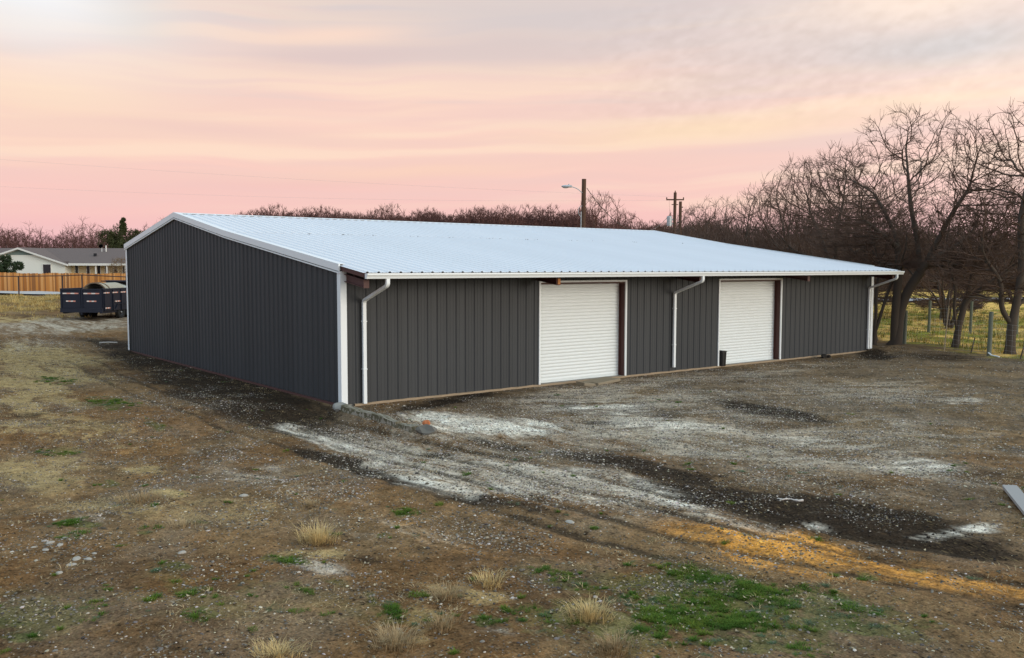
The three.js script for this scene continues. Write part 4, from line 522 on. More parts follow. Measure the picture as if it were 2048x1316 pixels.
// ---------------------------------------------------------------- fences
{
  const rnd = mulberry(201), A = [3.2, -81.4], B = [15.6, -66.2], len = Math.hypot(B[0] - A[0], B[1] - A[1]), a = Math.atan2(-(B[1] - A[1]), B[0] - A[0]);
  const wf = thing('wooden_fence', 'orange-brown wooden picket privacy fence in front of the white house', 'fence', [A[0], 0, A[1]], a);
  const tones = [[0.66, 0.28, 0.08], [0.78, 0.39, 0.14], [0.5, 0.2, 0.055], [0.7, 0.3, 0.08], [0.38, 0.165, 0.06]].map((c) => std(c, 0.85)), shapes = [0, 1, 2].map((k) => { const w = 0.066, s = new THREE.Shape([[-w, 0], [w, 0], [w, 1.78], [w - 0.03, 1.82], [-w + 0.03, 1.82], [-w, 1.78]].map((p) => new THREE.Vector2(p[0], p[1] * (1 - k * 0.008)))); return new THREE.ExtrudeGeometry(s, { depth: 0.018, bevelEnabled: false }); });
  const n = Math.min(290, Math.floor(len / 0.142)), gy = (t) => height(mix(A[0], B[0], t), mix(A[1], B[1], t));
  for (let k = 0; k < n; k++) { const p = part('picket', shapes[Math.floor(rnd() * 3)], tones[Math.floor(rnd() * 5)], wf); p.position.set(0.07 + k * 0.142, gy(k / n) + 0.02 + rnd() * 0.025, 0); p.rotation.z = (rnd() - 0.5) * 0.012; }
  for (const y of [0.35, 0.95, 1.55]) { const b = new MB(), pts = [0, 0.25, 0.5, 0.75, 1].map((t) => V(t * len, gy(t) + y, -0.03)); b.tube(pts, pts.map(() => 0.035), 4); part('rail', b.geo(), tones[2], wf); }
  const pf = thing('pipe_fence', 'dark rusty pipe fence with one top rail beside the gravel road', 'fence', [0, 0, 0]);
  const P = [[1.2, -72], [4.3, -67.1], [6.5, -61.1], [7.4, -58.5], [9.2, -52.6], [10.6, -48]], pipe = std([0.05, 0.028, 0.026], 0.7);
  const rail = new MB(); rail.tube(P.map(([x, z]) => V(x, height(x, z) + 1.66, z)), P.map(() => 0.038), 7); part('rail', rail.geo(), pipe, pf);
  for (const [x, z] of P) { const b = new MB(), y = height(x, z); b.tube([V(x, y - 0.15, z), V(x, y + 1.63, z)], [0.055, 0.055], 8); part('post', b.geo(), pipe, pf); }

  const post = (b, x, z, h, r, lx = 0, lz = 0) => { const y = height(x, z), p = []; for (let k = 0; k <= 4; k++) p.push(V(x + lx * k / 4 + (noise(k * 3 + x, z) - 0.5) * 0.02, y - 0.15 + (h + 0.15) * k / 4, z + lz * k / 4)); b.tube(p, p.map((_, k) => r * (1.05 - 0.03 * k)), 9); return b.geo(); };
  const woodPost = std([0.16, 0.17, 0.13], 0.95);
  const wireFence = (label, spots, hs, rr) => {
    const f = thing('wire_fence', label, 'fence', [0, 0, 0]);
    spots.forEach(([x, z], k) => part('post', post(new MB(), x, z, hs[k], rr, 0.03, 0.02), woodPost, f));
    const b = new MB(); for (let s = 0; s < spots.length - 1; s++) { const [x0, z0] = spots[s], [x1, z1] = spots[s + 1], l = Math.hypot(x1 - x0, z1 - z0), m = Math.round(l / 0.3); for (let q = 0; q < 7; q++) { const y = 0.12 + q * 0.2, pts = Array.from({ length: 7 }, (_, k) => { const t = k / 6; return V(mix(x0, x1, t), height(mix(x0, x1, t), mix(z0, z1, t)) + y - 0.02 * Math.sin(Math.PI * t), mix(z0, z1, t)); }); b.tube(pts, pts.map(() => 0.0022), 3, false); } for (let k = 1; k < m; k++) { const t = k / m, x = mix(x0, x1, t), z = mix(z0, z1, t), y = height(x, z); b.tube([V(x, y + 0.1, z), V(x, y + 1.32, z)], [0.0018, 0.0018], 3, false); } }
    part('wire_mesh', b.geo(), M.galv, f); return f;
  };
  wireFence('woven wire fence on gray wooden posts running past the tallest tree', [[31.3, -5.75], [28.76, -0.91], [26.13, 3.97], [23.5, 8.85]], [1.5, 1.52, 1.74, 1.7], 0.085);
  wireFence('second wire fence on dark posts out in the pasture', [[36.71, -3.82], [37.75, -2.12], [38.9, -0.3]], [1.7, 1.72, 1.65], 0.075);
  const st = part('wooden_stake', post(new MB(), 26.81, 1.86, 1.92, 0.024, 0.1, 0.09), std([0.42, 0.33, 0.22], 0.9), scene); tag(st, 'thin pale wooden stake leaning in the dirt before the wire fence', 'stake');
  for (const [x, z, h, l] of [[27.2, 2.75, 0.62, 'short dark stub leaning near the fence, left of the mossy fence post'], [25.9, 5.2, 0.6, 'short dark stub in the dirt right of the mossy fence post']]) tag(part('stub', post(new MB(), x, z, h, 0.025, 0.16, 0.1), M.bark, scene), l, 'stub');
  { const b = new MB(), y = height(25.95, 4.1); b.tube([V(26.05, y + 0.12, 3.98), V(25.95, y + 0.04, 4.15), V(25.8, y + 0.02, 4.5)], [0.03, 0.03, 0.03], 8); tag(part('white_pipe', b.geo(), M.white, scene), 'short white pipe lying at the foot of the mossy fence post', 'pipe'); }
}

// ---------------------------------------------------------------- utility poles, lamp and wires
{
  const poleGeo = (h, r, lx, lz) => { const b = new MB(), p = Array.from({ length: 7 }, (_, k) => V(lx * (k / 6 - 1), h * k / 6, lz * (k / 6 - 1))); b.tube(p, p.map((_, k) => r * (1.18 - 0.03 * k)), 12); return b.geo(); };
  const y1 = height(27.75, -21.2), lamp = thing('lamp_pole', 'wooden pole with a gray street lamp on a curved arm behind the barn', 'street lamp', [27.75, y1, -21.2], YAW);
  const H1 = 8.86 - y1; part('pole', poleGeo(H1, 0.135, 0.12, 0), M.pole, lamp);
  { const b = new MB(), p = [[-0.12, H1 - 0.85, 0.08], [-0.4, H1 - 0.62, 0.1], [-0.7, H1 - 0.5, 0.1], [-0.95, H1 - 0.47, 0.1]].map((q) => V(...q)), c = new THREE.CatmullRomCurve3(p).getPoints(10); b.tube(c, c.map(() => 0.026), 7); part('arm', b.geo(), M.galv, lamp); }
  { const g = new THREE.SphereGeometry(1, 16, 10); g.scale(0.33, 0.085, 0.14); g.translate(-1.08, H1 - 0.46, 0.1); const g2 = bevelBox(0.34, 0.13, 0.2, 0.02); g2.translate(-0.92, H1 - 0.46, 0.1); const g3 = new THREE.CylinderGeometry(0.045, 0.045, 0.09, 10); g3.translate(-0.93, H1 - 0.36, 0.1); const head = part('lamp_head', finish([g, g2, g3]), M.galv, lamp); const gl = new THREE.SphereGeometry(1, 14, 8); gl.scale(0.2, 0.07, 0.11); gl.translate(-1.14, H1 - 0.51, 0.1); part('lens', gl, std([0.42, 0.43, 0.42], 0.25), head); }
  { const b = new MB(), c = new THREE.CatmullRomCurve3([V(-0.12, H1 - 1.65, 0.1), V(-0.3, H1 - 1.75, 0.14), V(-0.33, H1 - 2.1, 0.14), V(-0.15, H1 - 2.4, 0.12)]).getPoints(10); b.tube(c, c.map(() => 0.016), 5); b.tube([V(-0.22, 0, 0.1), V(-0.17, H1 - 2, 0.1)], [0.03, 0.03], 6); part('conduit', b.geo(), M.galv, lamp); }
  const y2 = height(54.2, -37.2), p2 = thing('utility_pole', 'wooden utility pole with crossarm and gray transformer right of the barn ridge', 'utility pole', [54.2, y2, -37.2], YAW), H2 = 10.4 - y2;
  part('pole', poleGeo(H2, 0.14, 0.1, 0), M.pole, p2);
  part('crossarm', finish([box(-0.8, H2 - 0.72, -0.2, 0.85, H2 - 0.6, -0.1), box(-0.3, H2 - 1.15, -0.16, 0.32, H2 - 1.08, -0.1)]), M.pole, p2);
  for (const x of [-0.76, 0, 0.81]) { const g = new THREE.CylinderGeometry(0.045, 0.06, 0.18, 8); g.translate(x, x ? H2 - 0.52 : H2 + 0.08, -0.15 * Math.abs(Math.sign(x))); part('insulator', g, M.pole, p2); }
  { const g = new THREE.CylinderGeometry(0.24, 0.24, 0.85, 18); g.translate(-0.52, H2 - 2.7, 0); const c = new THREE.CylinderGeometry(0.2, 0.25, 0.08, 18); c.translate(-0.52, H2 - 2.24, 0); const m = part('transformer', finish([g, c, box(-0.28, H2 - 2.6, -0.05, -0.1, H2 - 2.45, 0.05), box(-0.28, H2 - 2.95, -0.05, -0.1, H2 - 2.85, 0.05)]), M.galv, p2); const bu = new THREE.CylinderGeometry(0.04, 0.06, 0.3, 8); bu.translate(-0.45, H2 - 2.06, 0); part('bushing', bu, M.pole, m); }
  const y3 = height(56.9, -38.9), p3 = thing('utility_pole', 'shorter plain wooden utility pole right of the transformer pole', 'utility pole', [56.9, y3, -38.9], YAW), H3 = 9.78 - y3;
  part('pole', poleGeo(H3, 0.145, 0.05, 0), M.pole, p3); part('bracket', finish([box(0.12, H3 - 0.6, -0.05, 0.26, H3 - 0.5, 0.05), box(0.12, H3 - 1.0, -0.04, 0.24, H3 - 0.92, 0.04), box(-0.3, H3 - 2.1, -0.04, -0.1, H3 - 1.95, 0.06)]), M.wire, p3);
  const cable = (a, b, sag, r, n = 40) => { const m = new MB(), pts = Array.from({ length: n + 1 }, (_, k) => { const t = k / n; return V(mix(a[0], b[0], t), mix(a[1], b[1], t) - sag * 4 * t * (1 - t), mix(a[2], b[2], t)); }); m.tube(pts, pts.map(() => r), 5); return m.geo(); };
  tag(part('service_cable', cable([27.9, 8.3, -21.1], [53.9, 8.55, -37.4], 2.25, 0.022), M.wire, scene), 'thick sagging cable from the lamp pole to the transformer pole', 'cable');
  tag(part('guy_wire', cable([53.7, 9.75, -37.5], [53.85, 8.2, -37.5], 0, 0.008, 2), M.wire, scene), 'thin slanting wire above the gray transformer', 'wire');
  tag(part('power_line', cable([-54, 17.2, -94], [54.1, 10.0, -37.3], 1.3, 0.0045), M.galv, scene), 'upper faint power line crossing the pink sky on the left', 'power line');
  tag(part('power_line', cable([-54, 14.4, -94], [53.8, 9.7, -37.8], 2.0, 0.0045), M.galv, scene), 'lower faint power line crossing the pink sky on the left', 'power line');
}

// ---------------------------------------------------------------- the roads: a strip on each side
{
  const strip = (pts, w, name, label, color) => { const b = new MB(), n = pts.length; const row = pts.map(([x, z], k) => { const [x0, z0] = pts[Math.max(k - 1, 0)], [x1, z1] = pts[Math.min(k + 1, n - 1)], l = Math.hypot(x1 - x0, z1 - z0), nx = -(z1 - z0) / l, nz = (x1 - x0) / l; return [-0.5, -0.25, 0, 0.25, 0.5].map((t) => V(x + nx * w * t, height(x, z) + 0.16 - 0.05 * Math.abs(t), z + nz * w * t)); }); for (let k = 0; k < n - 1; k++) for (let i = 0; i < 4; i++) b.quad(row[k][i], row[k][i + 1], row[k + 1][i + 1], row[k + 1][i]); const g = b.geo(); const m = part(name, g, std(color, 0.95), scene); m.userData.kind = 'structure'; m.userData.label = label; };
  const seg = (a, c, n) => Array.from({ length: n + 1 }, (_, k) => [mix(a[0], c[0], k / n), mix(a[1], c[1], k / n)]);
  strip(seg([-14, -95.5], [26, -46.5], 40), 5.5, 'road', 'pale gravel road in front of the wooden fence', [0.5, 0.47, 0.44]);
  strip(seg([60, -42], [105, -6.6], 40), 7, 'road', 'pale road crossing behind the pasture on the right', [0.52, 0.5, 0.5]);
}
// ---------------------------------------------------------------- the white house behind the fence
{
  const hs = thing('ranch_house', 'low white ranch house with brown shingle roof behind the wooden fence', 'house', [14.0, height(14, -94.6), -94.6], YAW);
  const siding = std([0.85, 0.85, 0.76], 0.8), shadedSiding = std([0.72, 0.6, 0.38], 0.85), trim = std([0.8, 0.78, 0.72], 0.7), glass = std([0.02, 0.024, 0.03], 0.15);  // porch wall color has the warm shade of the recess mixed in
  const shingle = new THREE.MeshStandardMaterial({ color: new THREE.Color(0.15, 0.11, 0.095), roughness: 0.95 });
  const E = 2.78, PK = 4.5, PX = -5.4, XL = -10.7, XR = -0.2;
  const gable = new THREE.Shape([[XL, 0], [XR, 0], [XR, E], [PX, PK - 0.1], [XL, E]].map((p) => new THREE.Vector2(...p))), wg = new THREE.ExtrudeGeometry(gable, { depth: 9, bevelEnabled: false }); wg.translate(0, 0, -9);
  part('wall', wg, siding, hs); part('wall', box(XR + 0.004, 0, -11, 9.5, E + 0.1, -1.5), shadedSiding, hs);
  const tri = new THREE.ExtrudeGeometry(new THREE.Shape([[PX - 1.9, PK - 0.78], [PX + 1.9, PK - 0.78], [PX, PK - 0.17]].map((p) => new THREE.Vector2(...p))), { depth: 0.03, bevelEnabled: false }); tri.translate(0, 0, 0.003); part('gable_triangle', tri, std([0.2, 0.26, 0.24], 0.9), hs);  // flat gray-green triangle set on the gable top
  const slope = (x0, y0, x1, y1, z0, z1, t) => { const g = new THREE.ExtrudeGeometry(new THREE.Shape([[x0, y0], [x1, y1], [x1, y1 + t], [x0, y0 + t]].map((p) => new THREE.Vector2(...p))), { depth: z1 - z0, bevelEnabled: false }); g.translate(0, 0, z0); return g; };
  const roof = part('roof', finish([slope(XL - 0.5, E - 0.15, PX, PK, -6, 0.4, 0.1), slope(PX, PK, XR + 0.55, E - 0.22, -6, 0.4, 0.1), prismX([[0.35, E - 0.02], [-5.6, PK + 0.12], [-11.6, E], [-11.6, E - 0.12], [0.35, E - 0.14]], 0.2, 10), prismX([[-0.3, E + 0.18], [-5.6, PK + 0.12], [-11.6, E], [-11.6, E - 0.12], [-0.3, E - 0.12]], -15, 0.196)]), shingle, hs);
  part('fascia', finish([slope(XL - 0.5, E - 0.28, PX, PK - 0.13, 0.38, 0.46, 0.2), slope(PX, PK - 0.13, XR + 0.55, E - 0.35, 0.38, 0.46, 0.2)]), trim, hs); part('fascia', box(0.37, E - 0.28, 0.3, 10.02, E - 0.02, 0.38), trim, hs);
  const pipe = new THREE.CylinderGeometry(0.07, 0.07, 0.75, 8); pipe.translate(2.75, 4.55, -4.2); part('vent_pipe', pipe, trim, roof);
  const dish = new THREE.SphereGeometry(0.38, 16, 6, 0, 6.283, 0, 0.75); dish.rotateX(-1.2); dish.scale(1, 1, -0.6); dish.translate(2.25, 4.75, -4.1); part('satellite_dish', finish([dish, box(2.22, 4.15, -4.2, 2.28, 4.7, -4.14)]), new THREE.MeshStandardMaterial({ color: 0xe8e8e4, roughness: 0.5, side: THREE.DoubleSide }), roof);
  part('roof_vent', box(2.1, 3.55, -2.6, 2.36, 3.95, -2.3), M.black, roof);
  const win = (x0, x1, y0, y1, z) => { const f = part('window', finish([box(x0 - 0.07, y0 - 0.07, z, x0, y1 + 0.07, z + 0.06), box(x1, y0 - 0.07, z, x1 + 0.07, y1 + 0.07, z + 0.06), box(x0, y1, z, x1, y1 + 0.07, z + 0.06), box(x0, y0 - 0.07, z, x1, y0, z + 0.06)]), trim, hs); part('pane', box(x0, y0, z + 0.004, x1, y1, z + 0.02), glass, f); };
  win(-2.75, -1.85, 1.2, 2.62, 0.004);
  for (const [x, w] of [[0.45, 0.34], [1.8, 0.34], [3.05, 0.36], [4.0, 0.34], [5.0, 0.4], [6.2, 0.6], [7.6, 0.9]]) win(x - w / 2, x + w / 2, 0.8, 2.5, -1.496);
  for (const x of [3.45, 4.75, 6.9, 9.4]) part('porch_post', box(x - 0.06, 0, 0.1, x + 0.06, E - 0.15, 0.22), trim, hs);
}

// ---------------------------------------------------------------- the dump trailer and what lies in it
{
  const tx = 1.5, tz = -32.75, ty = height(tx, tz) + 0.01, turn = -0.761;
  const tr = thing('dump_trailer', 'dark blue dump trailer with striped reflectors parked past the left end of the barn', 'trailer', [tx, ty, tz], turn);
  const blue = new THREE.MeshStandardMaterial({ color: new THREE.Color(0.005, 0.009, 0.022), roughness: 0.5 }), WH = 1.2, LEN = 4.6, Y0 = 0.52, Y1 = 1.74;
  part('bed', finish([box(-WH, Y0, -LEN, WH, Y0 + 0.1, 0), box(-WH + 0.1, Y0 - 0.14, -LEN, -WH + 0.2, Y0, 0), box(WH - 0.2, Y0 - 0.14, -LEN, WH - 0.1, Y0, 0)]), blue, tr);
  const side = (s) => { const x = s * WH, g = [box(Math.min(x, x - s * 0.05), Y0 + 0.1, -LEN, Math.max(x, x - s * 0.05), Y1 - 0.08, 0), box(Math.min(x + s * 0.03, x - s * 0.07), Y1 - 0.08, -LEN, Math.max(x + s * 0.03, x - s * 0.07), Y1, 0)]; for (let k = 0; k < 6; k++) { const z = -0.12 - k * 0.87; g.push(box(Math.min(x, x + s * 0.05), Y0, z - 0.08, Math.max(x, x + s * 0.05), Y1 - 0.08, z)); } return finish(g); };
  part('side_wall', side(-1), blue, tr); part('side_wall', side(1), blue, tr);
  part('front_wall', finish([box(-WH, Y0 + 0.1, -LEN - 0.05, WH, Y1 + 0.32, -LEN), box(-WH, Y1 + 0.32, -LEN - 0.08, WH, Y1 + 0.38, -LEN + 0.03), box(-WH, Y1 + 0.3, -LEN, WH, Y1 + 0.36, -LEN + 0.55)]), blue, tr);
  const tape = dataMap(64, 8, (x, y, o) => { const r = (x >> 4) & 1; o[0] = r ? 0.75 : 0.8; o[1] = r ? 0.32 : 0.7; o[2] = r ? 0.24 : 0.64; }); tape.wrapS = tape.wrapT = THREE.RepeatWrapping; const tapeMat = new THREE.MeshStandardMaterial({ map: tape, roughness: 0.35 });
  for (const s of [-1, 1]) {
    const x0 = s < 0 ? -WH + 0.03 : 0.015, x1 = s < 0 ? -0.015 : WH - 0.03;
    const d = part('tail_door', finish([box(x0, Y0 + 0.16, 0.004, x1, Y1 - 0.02, 0.05), box(x0, Y0 + 0.16, 0.05, x0 + 0.08, Y1 - 0.02, 0.085), box(x1 - 0.08, Y0 + 0.16, 0.05, x1, Y1 - 0.02, 0.085), box(x0 + 0.08, Y1 - 0.1, 0.05, x1 - 0.08, Y1 - 0.02, 0.085)]), blue, tr);
    const cx = (x0 + x1) / 2; part('reflector', box(cx - 0.45, Y1 - 0.3, 0.051, cx + 0.45, Y1 - 0.235, 0.058), tapeMat, d); part('reflector', box(cx - 0.27, Y1 - 0.72, 0.051, cx + 0.27, Y1 - 0.655, 0.058), tapeMat, d);
  }
  part('rear_beam', finish([box(-WH, Y0 - 0.08, 0.004, WH, Y0 + 0.15, 0.09), box(-0.05, Y0 - 0.2, -0.4, 0.05, Y0 - 0.08, 0.06)]), blue, tr);
  for (const [z, y, w] of [[-0.35, Y1 - 0.27, 0.5], [-1.22, Y1 - 0.27, 0.5], [-2.08, Y1 - 0.27, 0.5], [-2.95, Y1 - 0.27, 0.5], [-1.45, Y1 - 0.76, 0.5], [-0.4, Y0 + 0.12, 0.5]]) part('reflector', box(WH + 0.003, y, z - w / 2, WH + 0.056, y + 0.06, z + w / 2), tapeMat, tr);
  for (const z of [-2.0, -2.9]) for (const s of [-1, 1]) {
    const tyre = new THREE.LatheGeometry([[0.2, -0.1], [0.3, -0.115], [0.35, -0.11], [0.38, -0.08], [0.38, 0.08], [0.35, 0.11], [0.3, 0.115], [0.2, 0.1]].map((p) => new THREE.Vector2(...p)), 28); tyre.rotateZ(Math.PI / 2); tyre.translate(s * (WH - 0.14), 0.38, z);
    const w = part('wheel', tyre, M.rubber, tr); const rim = new THREE.LatheGeometry([[0.03, 0.05], [0.09, 0.05], [0.1, 0.02], [0.17, 0.02], [0.2, 0.09], [0.21, 0.1], [0.21, -0.1], [0.0, -0.06]].map((p) => new THREE.Vector2(...p)), 24); rim.rotateZ(-s * Math.PI / 2); rim.translate(s * (WH - 0.14), 0.38, z); part('rim', rim, M.black, w);
    const hub = new THREE.SphereGeometry(0.045, 10, 8); hub.translate(s * (WH - 0.07), 0.38, z); part('hub', hub, M.galv, w);
  }
  for (const s of [-1, 1]) part('fender', finish([box(Math.min(s * (WH - 0.28), s * (WH + 0.06)), 0.84, -3.45, Math.max(s * (WH - 0.28), s * (WH + 0.06)), 0.87, -1.45), prismX([[-1.45, 0.87], [-1.2, 0.6], [-1.24, 0.6], [-1.47, 0.84]], Math.min(s * (WH - 0.28), s * (WH + 0.06)), Math.max(s * (WH - 0.28), s * (WH + 0.06))), prismX([[-3.45, 0.87], [-3.47, 0.84], [-3.68, 0.6], [-3.64, 0.6]], Math.min(s * (WH - 0.28), s * (WH + 0.06)), Math.max(s * (WH - 0.28), s * (WH + 0.06)))]), blue, tr);
  part('axle', finish([box(-WH + 0.2, 0.34, -2.04, WH - 0.2, 0.42, -1.96), box(-WH + 0.2, 0.34, -2.94, WH - 0.2, 0.42, -2.86), box(-0.6, 0.42, -LEN - 1.2, -0.5, Y0, -0.4), box(0.5, 0.42, -LEN - 1.2, 0.6, Y0, -0.4)]), M.black, tr);
  const loc = (x, y, z) => [tx + x * Math.cos(turn) + z * Math.sin(turn), ty + y, tz - x * Math.sin(turn) + z * Math.cos(turn)];
  const arc = thing('curved_sheet', 'curved tan metal sheet with arched ribs sticking out of the dump trailer', 'metal sheet', loc(0.35, Y0 + 0.78, -0.7), turn + 0.06);
  const shellGeo = (r, t, z0, z1, a0, a1) => { const s = new THREE.Shape(); s.absarc(0, 0, r, a0, a1, false); s.absarc(0, 0, r - t, a1, a0, true); const g = new THREE.ExtrudeGeometry(s, { depth: z1 - z0, bevelEnabled: false, curveSegments: 24 }); g.translate(0, 0, z0); return g; };
  part('sheet', shellGeo(0.72, 0.02, -2.3, 0, 0.15, Math.PI - 0.35), std([0.4, 0.36, 0.27], 0.7), arc); for (const z of [0.003, -0.5]) part('rib', shellGeo(0.76, 0.06, z, z + 0.05, 0.05, Math.PI - 0.1), std([0.2, 0.14, 0.09], 0.7), arc);
  const sc = part('scrap_sheet', finish([bevelBox(1.3, 0.03, 1.2, 0.006).rotateZ(-0.28), bevelBox(0.7, 0.04, 0.5, 0.006).rotateZ(0.15).rotateY(0.6).translate(0.3, 0.18, -0.9)]), std([0.5, 0.48, 0.4], 0.7), scene); sc.position.set(...loc(0.45, Y1 + 0.02, -3.6)); sc.rotation.y = turn; tag(sc, 'pale scrap sheets lying on top of the trailer load near the barn', 'scrap');
}

// ---------------------------------------------------------------- stones, grass and litter on the ground
{
  const rnd = mulberry(301), q = new THREE.Object3D(), col = new THREE.Color();
  const near = (x, z) => { const d = Math.hypot(x + 10.4, z - 20); return d; };
  const inView = (x, z) => { const dx = x + 10.4358, dz = z - 19.9889, d = dx * 0.62 - dz * 0.7847, s = dx * 0.7847 + dz * 0.62; return d > 5.5 && Math.abs(s) < d * 0.6 + 2.5 && !(x > -0.05 && x < 24.4 && z < 0.12 && z > -18.5); };
  const chip = (seed) => { const g = new THREE.IcosahedronGeometry(1, 0), p = g.attributes.position, m = new Map(), r = mulberry(seed); for (let i = 0; i < p.count; i++) { const k = p.getX(i).toFixed(2) + p.getY(i).toFixed(2) + p.getZ(i).toFixed(2); if (!m.has(k)) m.set(k, 0.75 + r() * 0.5); const s = m.get(k); p.setXYZ(i, p.getX(i) * s, p.getY(i) * s * 0.6, p.getZ(i) * s * 0.85); } g.computeVertexNormals(); return g; };
  const scatter = (name, label, geo, material, list, colors) => { const m = new THREE.InstancedMesh(geo, material, list.length); m.name = name; list.forEach(([x, y, z, sx, sy, sz, a, tilt], i) => { q.position.set(x, y, z); q.rotation.set(tilt ?? 0, a, 0, 'YXZ'); q.scale.set(sx, sy, sz); q.updateMatrix(); m.setMatrixAt(i, q.matrix); if (colors) { col.setRGB(...colors[i]); m.setColorAt(i, col); } }); m.castShadow = m.receiveShadow = true; m.userData.kind = 'stuff'; m.userData.label = label; scene.add(m); };
  const gx = (a, b) => a + rnd() * (b - a);
  for (const [n, name, label, seed, s0, s1, region] of [[110000, 'gravel', 'small pale gravel chips strewn over the near yard', 1, 0.005, 0.016, [-10, 14, -6, 20]], [60000, 'gravel', 'pale gravel chips spread over the farther yard', 2, 0.010, 0.026, [-10, 27, -26, 20]], [1300, 'loose_stones', 'loose pale limestone pieces scattered over the yard', 3, 0.02, 0.042, [-10, 27, -26, 17]]]) {
    const list = [], colors = [];
    for (let t = 0; t < n * 9 && list.length < n; t++) {
      const x = gx(region[0], region[1]), z = gx(region[2], region[3]); if (!inView(x, z)) continue;
      const d = near(x, z), g = Math.max(mask('g', x, z), mask('w', x, z)), k = (0.09 + 0.24 * smooth(0.46, 0.66, fbm(x * 0.9 + 33, z * 0.9 + 7, 3)) + g * 0.35 - mask('d', x, z) * 0.15) * (0.35 + noise(x * 2.5, z * 2.5)); if (rnd() > k || d > 46) continue;
      if (fieldSide(x, z) > 0.5) continue;
      const s = mix(s0, s1, rnd() ** 2.2), b = rnd(), l = b < 0.16 + g * 0.55 ? mix(0.36, 0.62, rnd()) : mix(0.06, 0.26, rnd()); list.push([x, height(x, z) + s * 0.15, z, s, s * 0.85, s, rnd() * 6.28, (rnd() - 0.5) * 0.8]); colors.push([l, l * (0.83 + 0.09 * rnd()), l * (0.62 + 0.2 * rnd())]);
    }
    scatter(name, label, chip(seed), new THREE.MeshPhysicalMaterial({ color: 0xffffff, roughness: 0.95, specularIntensity: 0.2 }), list, colors);
  }
  // black crumbs where the dirt is damp
  { const list = [], colors = []; for (let t = 0; t < 200000 && list.length < 9000; t++) { const x = gx(-10, 27), z = gx(-20, 17); if (!inView(x, z) || rnd() > (mask('d', x, z) - 0.35) * 1.2) continue; const s = 0.006 + 0.022 * rnd() ** 3; list.push([x, height(x, z) + s * 0.2, z, s, s, s, rnd() * 6.28, 0]); const l = mix(0.02, 0.05, rnd()); colors.push([l, l * 0.8, l * 0.65]); } scatter('dirt_crumbs', 'dark crumbs of damp dirt in the black patches', chip(7), new THREE.MeshPhysicalMaterial({ color: 0xffffff, roughness: 0.95, specularIntensity: 0.2 }), list, colors); }
  // tufts: blades that bend over
  const blades = (seed, n, h, spread, w, lean) => { const r = mulberry(seed), b = new MB(); for (let i = 0; i < n; i++) { const a = r() * 6.28, ro = spread * (n > 60 ? r() ** 0.8 * (0.45 + noise(a * 1.4 + seed, seed) * 0.9) : Math.sqrt(r())) * 0.5, hh = h * (0.3 + r() ** 1.4 * 0.85), l = lean * (0.2 + r() * 1.5) * hh, p0 = V(Math.cos(a) * ro, 0, Math.sin(a) * ro), a2 = a + (r() - 0.5) * 1.6, dx = Math.cos(a2), dz = Math.sin(a2), p1 = p0.clone().add(V(dx * l * 0.35, hh * 0.62, dz * l * 0.35)), p2 = p0.clone().add(V(dx * l, hh * (1 - lean * 0.25 * r()), dz * l)), s = V(-dz, 0, dx).multiplyScalar(w); b.quad(p0.clone().sub(s), p0.clone().add(s), p1.clone().addScaledVector(s, 0.75), p1.clone().addScaledVector(s, -0.75)); b.tri(p1.clone().addScaledVector(s, -0.75), p1.clone().addScaledVector(s, 0.75), p2); } return b.geo(); };
  const leafy = (c) => new THREE.MeshPhysicalMaterial({ color: new THREE.Color(...c), roughness: 0.9, specularIntensity: 0.3, side: THREE.DoubleSide });
  { const list = [], colors = []; // clumps of every size, thick where the mats are and thin elsewhere
    for (let t = 0; t < 160000 && list.length < 45000; t++) {
      const x = gx(-10, 10), z = gx(-12, 17); if (!inView(x, z)) continue; const m = mask('n', x, z), bare = Math.max(mask('w', x, z), mask('d', x, z)), d = near(x, z);
      if (rnd() > m * m * 0.9 * smooth(0.42, 0.62, fbm(x * 1.9 + 11, z * 1.9 + 5, 3)) + (z > 3 || x < -2 ? 0.0035 * (1 - bare) * (d < 17 ? 1 : 0.4) : 0.0008)) continue;
      const r = (0.02 + 0.14 * rnd() ** 2.5) * (0.7 + m), n = Math.round(6 + r * 260 * (0.4 + rnd() * 0.6)), turn = rnd() * 3.14, flat = 0.35 + rnd() * 0.6, weed = rnd() < 0.3 && m < 0.6, tone = rnd(), tall = 0.55 + rnd() * 0.7;
      for (let k = 0; k < n; k++) { const a = rnd() * 6.28, q = r * Math.sqrt(rnd()) * (0.6 + noise(a * 1.3 + x * 50, z * 9) * 0.9), u = Math.cos(a) * q, v = Math.sin(a) * q * flat, px = x + u * Math.cos(turn) - v * Math.sin(turn), pz = z + u * Math.sin(turn) + v * Math.cos(turn), s = (0.4 + rnd() * 0.6) * tall; list.push([px, height(px, pz) - 0.004, pz, s, s * (weed ? 0.45 : 0.65 + rnd() * 0.5), s, rnd() * 6.28]); const y = mix(tone, rnd(), 0.4), dk = 0.7 + rnd() * 0.5; colors.push(weed ? [0.1 * dk, 0.15 * dk, 0.075 * dk] : [mix(0.055, 0.18, y * y) * dk, mix(0.11, 0.2, y) * dk, mix(0.012, 0.026, y) * dk]); }
    }
    scatter('grass', 'short green grass and small weeds in clumps on the near dirt', blades(11, 12, 0.055, 0.05, 0.0026, 1.0), leafy([1, 1, 1]), list, colors); }
